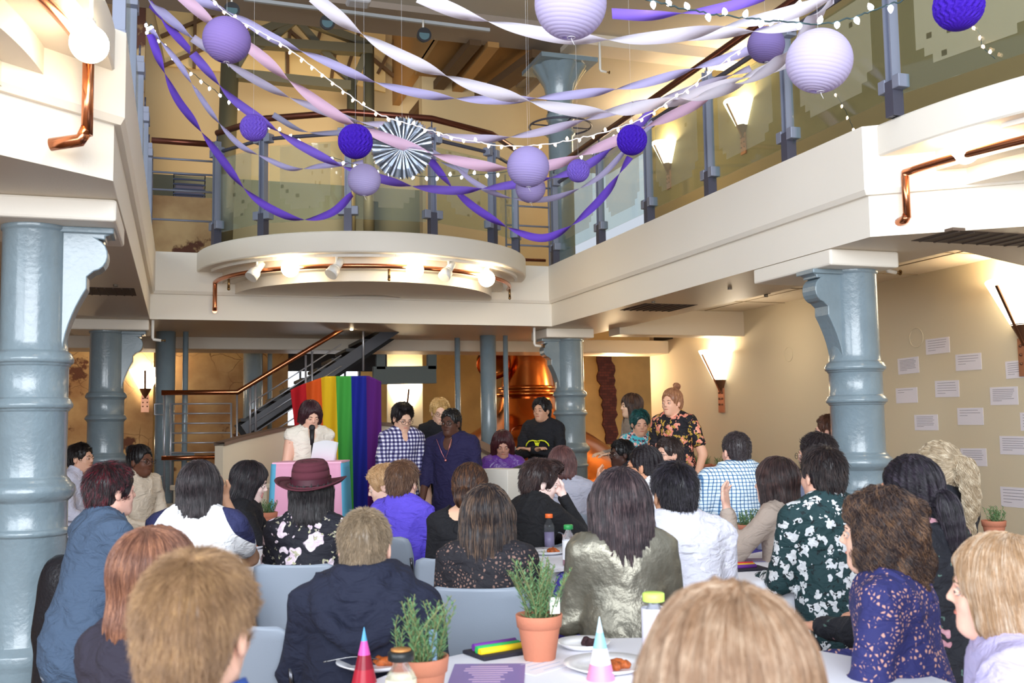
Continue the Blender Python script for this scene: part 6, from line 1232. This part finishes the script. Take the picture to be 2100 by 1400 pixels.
# papers taped on the tan wall
inkm = M('grey_ink', srgb(120, 116, 128), .7); pw = M('wall_paper_sheet', srgb(226, 222, 230), .7); edge = M('sheet_back_shadowless', srgb(110, 90, 80), .7)
W_ = [((1899, 693, 1948, 725), 'taped text sheet, topmost of the papers on the tan wall', 5), ((1842, 733, 1885, 766), 'taped text sheet nearest the column in the second row of the tan wall', 8), ((1960, 725, 2013, 759), 'taped text sheet right of and just below the topmost one', 4), ((2063, 739, 2110, 775), 'taped text sheet cut by the picture edge under the right sconce', 6),
 ((1838, 795, 1882, 826), 'taped sheet with two short lines beside the column', 2), ((1918, 780, 1967, 814), 'taped text sheet in the middle of the group below the topmost one', 5), ((2031, 793, 2088, 830), 'taped text sheet densely written, right of the middle one', 7), ((1876, 850, 1924, 882), 'taped text sheet just above the grey column ring level, lower left of the group', 7),
 ((1964, 836, 2017, 871), 'taped sheet with a signature line above the blond ponytail', 3), ((2093, 845, 2150, 883), 'taped sheet of which only a sliver shows at the picture edge', 5), ((2051, 894, 2110, 932), 'taped text sheet low at the right picture edge, upper one', 6), ((1971, 919, 2024, 955), 'faint taped sheet right of the black hair tie', 6), ((2053, 999, 2110, 1040), 'lowest taped text sheet at the right picture edge', 5)]
for k, ((x0, y0, x1, y1), lab, nl) in enumerate(W_):
    a, b = atX(x0, (y0+y1)/2, 7.25), atX(x1, (y0+y1)/2, 7.25); wy = abs(a[1]-b[1]); c = (a+b)/2; hz = abs(atX((x0+x1)/2, y0, 7.25)[2]-atX((x0+x1)/2, y1, 7.25)[2])
    m = MB(); m.box((0, 0, 0), (.003, wy, hz)); m.mi = 1; rg = random.Random(k)
    for i in range(nl): L_ = wy*(.8 if i < nl-1 else .35)*rg.uniform(.85, 1); m.box((-.0022, (wy*.4-L_/2), hz*(.36-.62*i/max(4, nl-1))), (.0006, L_, hz*.022))
    o = m.build('wall_note', [pw, inkm]); o.location = (7.247, c[1], c[2]); off = np.mean([v.co.z for v in o.data.vertices]); o.location.z = c[2]-hz/2; o.rotation_euler = (rg.uniform(-.02, .02), 0, 0); tagit(o, lab, 'paper note')
for x, y, r, l in ((1879, 693, .10, 'faint round cover plate left of the topmost taped sheet'), (1617, 727, .09, 'faint round cover plate between sconce and column')):
    o = MB().tube([(0, r*math.cos(a), r*math.sin(a)) for a in np.linspace(0, 2*PI, 33)[:-1]], .004, 6, closed=True).cyl((.004, 0, 0), (.002, 0, 0), r).build('cover_plate', tanp); o.location = atX(x, y, 7.247)-[0, 0, r]; tagit(o, l, 'cover plate')
# ---------------------------------------------------------------- paper decorations across the atrium
def paper(n, c, tl=.4, rough=.8): return M('paper_'+n, srgb(*c), rough, tl=tl)
strm = M('white_string', srgb(236, 236, 240), .7)
def hang(t, z0, ztop):
    MB().cyl((0, 0, z0), (0, 0, ztop), .0006, n=5).build('string', strm, t)
def lantern(x, y, d, rpx, label, col, tilt=0):
    p = atD(x, y, d); r = rpx/F*d; t = thing('paper_lantern', label, 'paper lantern', p); n = 23; pr = []
    for i in range(n*6+1):
        a = -PI/2*.93+PI*.93*i/(n*6); k = 1-.010*(1-abs(math.sin(PI*i/6)))**1.5; pr.append((r*math.cos(a)*k, r*.97*math.sin(a)*k))
    o = MB().lathe(pr, n=48).build('lantern_shade', paper('lantern_%d_%d_%d' % col, col), t); s = o.modifiers.new('thickness', 'SOLIDIFY'); s.thickness = .001; o.rotation_euler = (.12, tilt, 0)
    m = MB(); zz = -r*.97*math.sin(PI/2*.93); rr = r*math.cos(PI/2*.93); m.tube([(rr*math.cos(a), rr*math.sin(a), zz) for a in np.linspace(0, 2*PI, 17)[:-1]], .0016, 5, closed=True); m.tube([(0, 0, zz), (.004, 0, zz-.012), (.014, 0, zz-.03)], .0012, 5)
    for a in (0, 2.1, 4.2): m.tube([(r*.96*math.cos(b)*math.cos(a), r*.96*math.cos(b)*math.sin(a), r*.94*math.sin(b)) for b in np.linspace(-1.4, 1.4, 14)], .0012, 5)
    m.build('wire_frame', strm, t); hang(t, r*.9, 6.6-p[2]); return t
lil = (206, 190, 240)
lantern(1680, 125, 4.4, 67, 'large pale lilac paper lantern in front of the right railing', (226, 218, 246), .15)
lantern(1170, 8, 4.2, 74, 'large pale lilac paper lantern cut off by the top of the picture', (222, 214, 246), .1)
lantern(465, 82, 6.0, 48.5, 'mid-purple paper lantern at the upper left', (170, 146, 220), .25)
lantern(1083, 342, 6.6, 43.5, 'lilac paper lantern in the centre, in front of a smaller one', (196, 182, 236), .05)
lantern(1088, 386, 8.2, 31, 'smaller lilac lantern half hidden under the central one', (196, 182, 236))
lantern(747, 369, 7.4, 34, 'pale paper lantern below the dark purple ball', (206, 196, 240), .1)
lantern(1571, 92, 6.2, 38, 'dusky violet paper lantern against the copper handrail', (150, 132, 196), .1)
def honey(x, y, d, rpx, label, col):
    p = atD(x, y, d); r = rpx/F*d; t = thing('honeycomb_ball', label, 'paper ball', p); nf, nt_ = 20, 56; V = []; n = nf*4
    for j in range(nt_+1):
        a = -PI/2+PI*j/nt_; zz = abs((j/nt_*8) % 1-.5)*2
        for i in range(n): ph = (i/n*nf+.5*zz) % 1; k = 1-.12*(abs(ph-.5)*2)**1.5*math.cos(a)**.3 if abs(a) < PI/2-1e-6 else 1; th = 2*PI*i/n; V.append((r*k*math.cos(a)*math.cos(th), r*k*math.cos(a)*math.sin(th), r*math.sin(a)))
    MB().add(V, [(j*n+i, j*n+(i+1) % n, (j+1)*n+(i+1) % n, (j+1)*n+i) for j in range(nt_) for i in range(n)]).build('tissue', paper('tissue_%d_%d_%d' % col, col, .25), t, fix=False); hang(t, r, 6.6-p[2])
dp = (70, 24, 190)
honey(729, 290, 6.8, 36, 'dark purple honeycomb paper ball in front of the round balcony', dp)
honey(520, 262, 7.2, 28, 'mid-purple honeycomb paper ball left of the round balcony centre', (128, 96, 220))
honey(1296, 287, 6.8, 31.5, 'dark purple honeycomb paper ball in front of the right railing', dp)
honey(1186, 350, 7.6, 24, 'small violet honeycomb paper ball right of the central lantern', (136, 110, 220))
honey(1966, 12, 4.4, 51, 'dark purple honeycomb paper ball cut off at the top right', dp)
# silver fan
p = atD(825, 303, 7.6); t = thing('foil_fan', 'round silver foil fan hanging before the round balcony', 'foil fan', p); R = 63/F*7.6; n = 144; mm = MB(); ux = R2; uz = U2; un = -FW
fv = [np.array([0, 0, 0.])]; rings = []
for q, rr in ((0, .02), (1, .35), (2, .7), (3, 1.)):
    rg = []
    for i in range(n): a = 2*PI*i/n; rj = R*rr*(1+(.05*math.sin(i*2.7) if q == 3 else 0)); z = (.030*rr if i % 2 else -.022*rr)+.022*rr*math.sin(i*1.9)*(1 if q else 0)+.012*rr*math.sin(i*.7+q*2); rg.append(ux*rj*math.cos(a)+uz*rj*math.sin(a)+un*z)
    rings.append(rg)
V = [v for rg in rings for v in rg]; mm.add(V, [(j*n+i, j*n+(i+1) % n, (j+1)*n+(i+1) % n, (j+1)*n+i) for j in range(3) for i in range(n)])
foil = M('silver_foil', srgb(232, 236, 242), .24, .92); o = mm.build('foil_disc', foil, t, fix=False); s = o.modifiers.new('thickness', 'SOLIDIFY'); s.thickness = .0008; hang(t, R*.9, 6.6-p[2])
# streamers
def anchor_depth(x, y, side, d): return d
def streamer(pts, d0, d1, label, col, w=.068, turn=.60, ph=0.):
    P = [atD(x, y, d0+(d1-d0)*i/(len(pts)-1)) for i, (x, y) in enumerate(pts)]; P = smooth_path(P, 26); T = np.gradient(P, axis=0); T /= np.linalg.norm(T, axis=1)[:, None]; s = np.concatenate([[0], np.cumsum(np.linalg.norm(np.diff(P, axis=0), axis=1))])
    A1, B1 = [], []
    for q, tt, ss in zip(P, T, s):
        x = np.cross(tt, [0, 0, 1]); x /= np.linalg.norm(x); y = np.cross(x, tt); a = PI*ss/turn+ph-.22*math.sin(2*(PI*ss/turn+ph)); v = (y*math.cos(a)+x*math.sin(a))*w/2; A1.append(q+v); B1.append(q-v)
    o = MB().strip(A1, B1).build('paper_streamer', paper('streamer_%d_%d_%d' % col, col, .35), fix=False); so = o.modifiers.new('thickness', 'SOLIDIFY'); so.thickness = .0006; tagit(o, label, 'streamer')
wl, lv, pk, pu, dpu = (242, 238, 250), (206, 200, 242), (244, 212, 238), (154, 122, 240), (132, 92, 228)
streamer([(640, -8), (745, 72), (880, 142), (1010, 188), (1150, 222), (1250, 230), (1340, 214), (1450, 186), (1640, 118)], 6.0, 7.4, 'white twisted paper streamer crossing high from the top centre to the right railing', wl, .085)
streamer([(858, -8), (960, 32), (1060, 58), (1160, 76), (1270, 82), (1390, 72), (1500, 52), (1620, 26), (1720, -8)], 4.8, 5.0, 'white twisted paper streamer running behind the topmost lantern', wl)
streamer([(385, -8), (480, 30), (560, 78), (660, 122), (760, 165), (880, 195), (1010, 205), (1160, 196), (1290, 178), (1400, 148), (1560, 96)], 7.4, 7.4, 'lavender twisted streamer passing behind the mid-purple lantern', lv)
streamer([(395, 78), (500, 150), (600, 202), (720, 245), (830, 262), (960, 284), (1080, 276), (1200, 246), (1300, 216), (1400, 190), (1540, 140)], 8.0, 7.8, 'pale lilac twisted streamer running above the silver fan', (222, 214, 240))
streamer([(372, -8), (450, 58), (520, 104), (600, 170), (700, 242), (800, 286), (900, 320), (1030, 345), (1140, 336), (1230, 302), (1350, 250), (1500, 180)], 7.2, 8.0, 'pink twisted streamer crossing in front of the silver fan', pk, .085)
streamer([(308, 8), (350, 60), (390, 104)], 9.0, 8.4, 'short purple streamer end at the upper left corner post', dpu, .07, .9)
streamer([(308, 2), (350, 40), (400, 80)], 9.0, 8.4, 'short pale streamer end at the upper left corner post', lv, .08, .9, 1.2)
streamer([(395, 110), (430, 150), (480, 205), (560, 262), (620, 300), (700, 340), (780, 366), (860, 384), (950, 390), (1080, 374), (1180, 350), (1260, 300), (1340, 226)], 8.2, 8.6, 'violet twisted streamer passing in front of the small left honeycomb ball', pu, .075)
streamer([(308, 70), (330, 130), (362, 200), (400, 252), (450, 320), (505, 390), (560, 430), (620, 450), (680, 436), (722, 398)], 8.6, 9.0, 'purple streamer sagging lowest on the left of the round balcony', dpu, .07)
streamer([(310, 60), (365, 128), (400, 182), (440, 240), (490, 296), (540, 322), (600, 346), (660, 340), (745, 332)], 8.6, 9.0, 'lavender streamer sagging left above the lowest purple one', lv, .05, .42, .8)
streamer([(560, 235), (620, 268), (690, 272), (760, 262), (830, 292), (900, 330), (960, 352)], 8.6, 8.8, 'grey-lilac streamer looping behind the dark purple ball', (190, 190, 220), .05)
streamer([(882, 328), (930, 386), (980, 430), (1050, 470), (1110, 488), (1160, 470), (1210, 430), (1250, 386), (1292, 322)], 8.8, 8.6, 'purple streamer hanging in a low loop under the central lanterns', dpu, .07)
streamer([(860, 300), (920, 330), (970, 372), (1030, 402), (1100, 410), (1160, 398), (1230, 362), (1290, 300), (1340, 250)], 8.6, 8.6, 'pale lilac streamer looping just below the central lanterns', (206, 200, 236), .05)
streamer([(1255, 28), (1340, 32), (1430, 24), (1500, 12), (1570, -8)], 4.6, 4.8, 'purple streamer at the top edge right of the topmost lantern', pu, .05, .6)
streamer([(1710, -8), (1650, 60), (1590, 132), (1500, 178), (1400, 206), (1300, 212)], 5.0, 7.6, 'white streamer running down the right railing behind the big lantern', wl, .075)
streamer([(1640, 48), (1570, 62), (1490, 66), (1400, 72)], 5.6, 5.8, 'short white streamer between the two right lanterns', wl, .075)
# light strings
wb = M('white_bulb', (1, 1, 1), .4, emit=((.93, .95, 1), 9)); ob = M('warm_bulb', (1, .8, .6), .4, emit=((1, .62, .38), 8)); cordw = M('white_cord', srgb(240, 236, 236), .6); cordg = M('green_cord', srgb(44, 66, 70), .6)
def lights(pts, d0, d1, n, label, cord, bm, r, cr, seed=0):
    P = smooth_path([atD(x, y, d0+(d1-d0)*i/(len(pts)-1)) for i, (x, y) in enumerate(pts)], 14); t = thing('light_string', label, 'light string', P[len(P)//2]); rg = random.Random(seed)
    Q = P+np.array([[rg.uniform(-1, 1)*cr*1.2 for _ in range(3)] for _ in P]); MB().tube(Q, cr, 6).build('cord', cord, t, world=True)
    s = np.concatenate([[0], np.cumsum(np.linalg.norm(np.diff(P, axis=0), axis=1))]); c0 = np.array(t.location)
    for k in range(n):
        q = np.array([np.interp(s[-1]*(k+.5)/n, s, P[:, j]) for j in range(3)]); dv = np.array([rg.uniform(-.5, .5), rg.uniform(-.4, .4), rg.choice([-1, -1, -1, .8])]); dv /= np.linalg.norm(dv); x, y, z = frame_from(dv); prof = [(.35, .2), (.55, .35), (.95, .9), (1, 1.3), (.8, 2.0), (.35, 2.7), (0, 3.0)]
        V = [q-c0+dv*b*r+(x*math.cos(2*PI*i/10)+y*math.sin(2*PI*i/10))*a*r for a, b in prof for i in range(10)]; mb_ = MB().add(V, [(j*10+i, j*10+(i+1) % 10, (j+1)*10+(i+1) % 10, (j+1)*10+i) for j in range(6) for i in range(10)], True); mb_.build('bulb', bm, t)
lights([(430, -8), (470, 30), (560, 80), (640, 135), (760, 225), (860, 260), (950, 285), (1060, 300), (1180, 285), (1300, 250), (1400, 190), (1480, 130), (1570, 62), (1650, -8)], 7.0, 7.0, 52, 'white cord of warm mini lights crossing the atrium from left to right', cordw, ob, .0105, .0045, 1)
lights([(306, 50), (350, 110), (440, 185), (520, 235), (600, 285), (690, 325), (790, 352), (880, 362), (980, 358), (1090, 345), (1180, 322), (1270, 278)], 8.8, 8.6, 44, 'thin dark cord of white bulbs sagging behind the honeycomb balls', cordg, wb, .013, .003, 2)
lights([(1320, -4), (1400, 18), (1500, 34), (1600, 44), (1700, 48), (1800, 18), (1880, -10)], 4.6, 4.6, 15, 'green cord of large white bulbs above the big right lantern', cordg, wb, .0135, .004, 3)
lights([(300, 44), (304, 66), (310, 50), (318, 72)], 8.75, 8.75, 8, 'bunched white bulbs at the upper left corner post', cordg, wb, .014, .004, 4)
lights([(1705, 180), (1725, 210), (1740, 240), (1755, 275)], 7.6, 7.4, 4, 'few warm lights dangling behind the railing glass under the big lantern', cordg, ob, .010, .002, 5)
lights([(1985, 45), (2010, 70), (2015, 95), (2040, 120)], 6.2, 6.0, 4, 'few warm lights dangling below the top right paper ball', cordg, ob, .010, .002, 6)
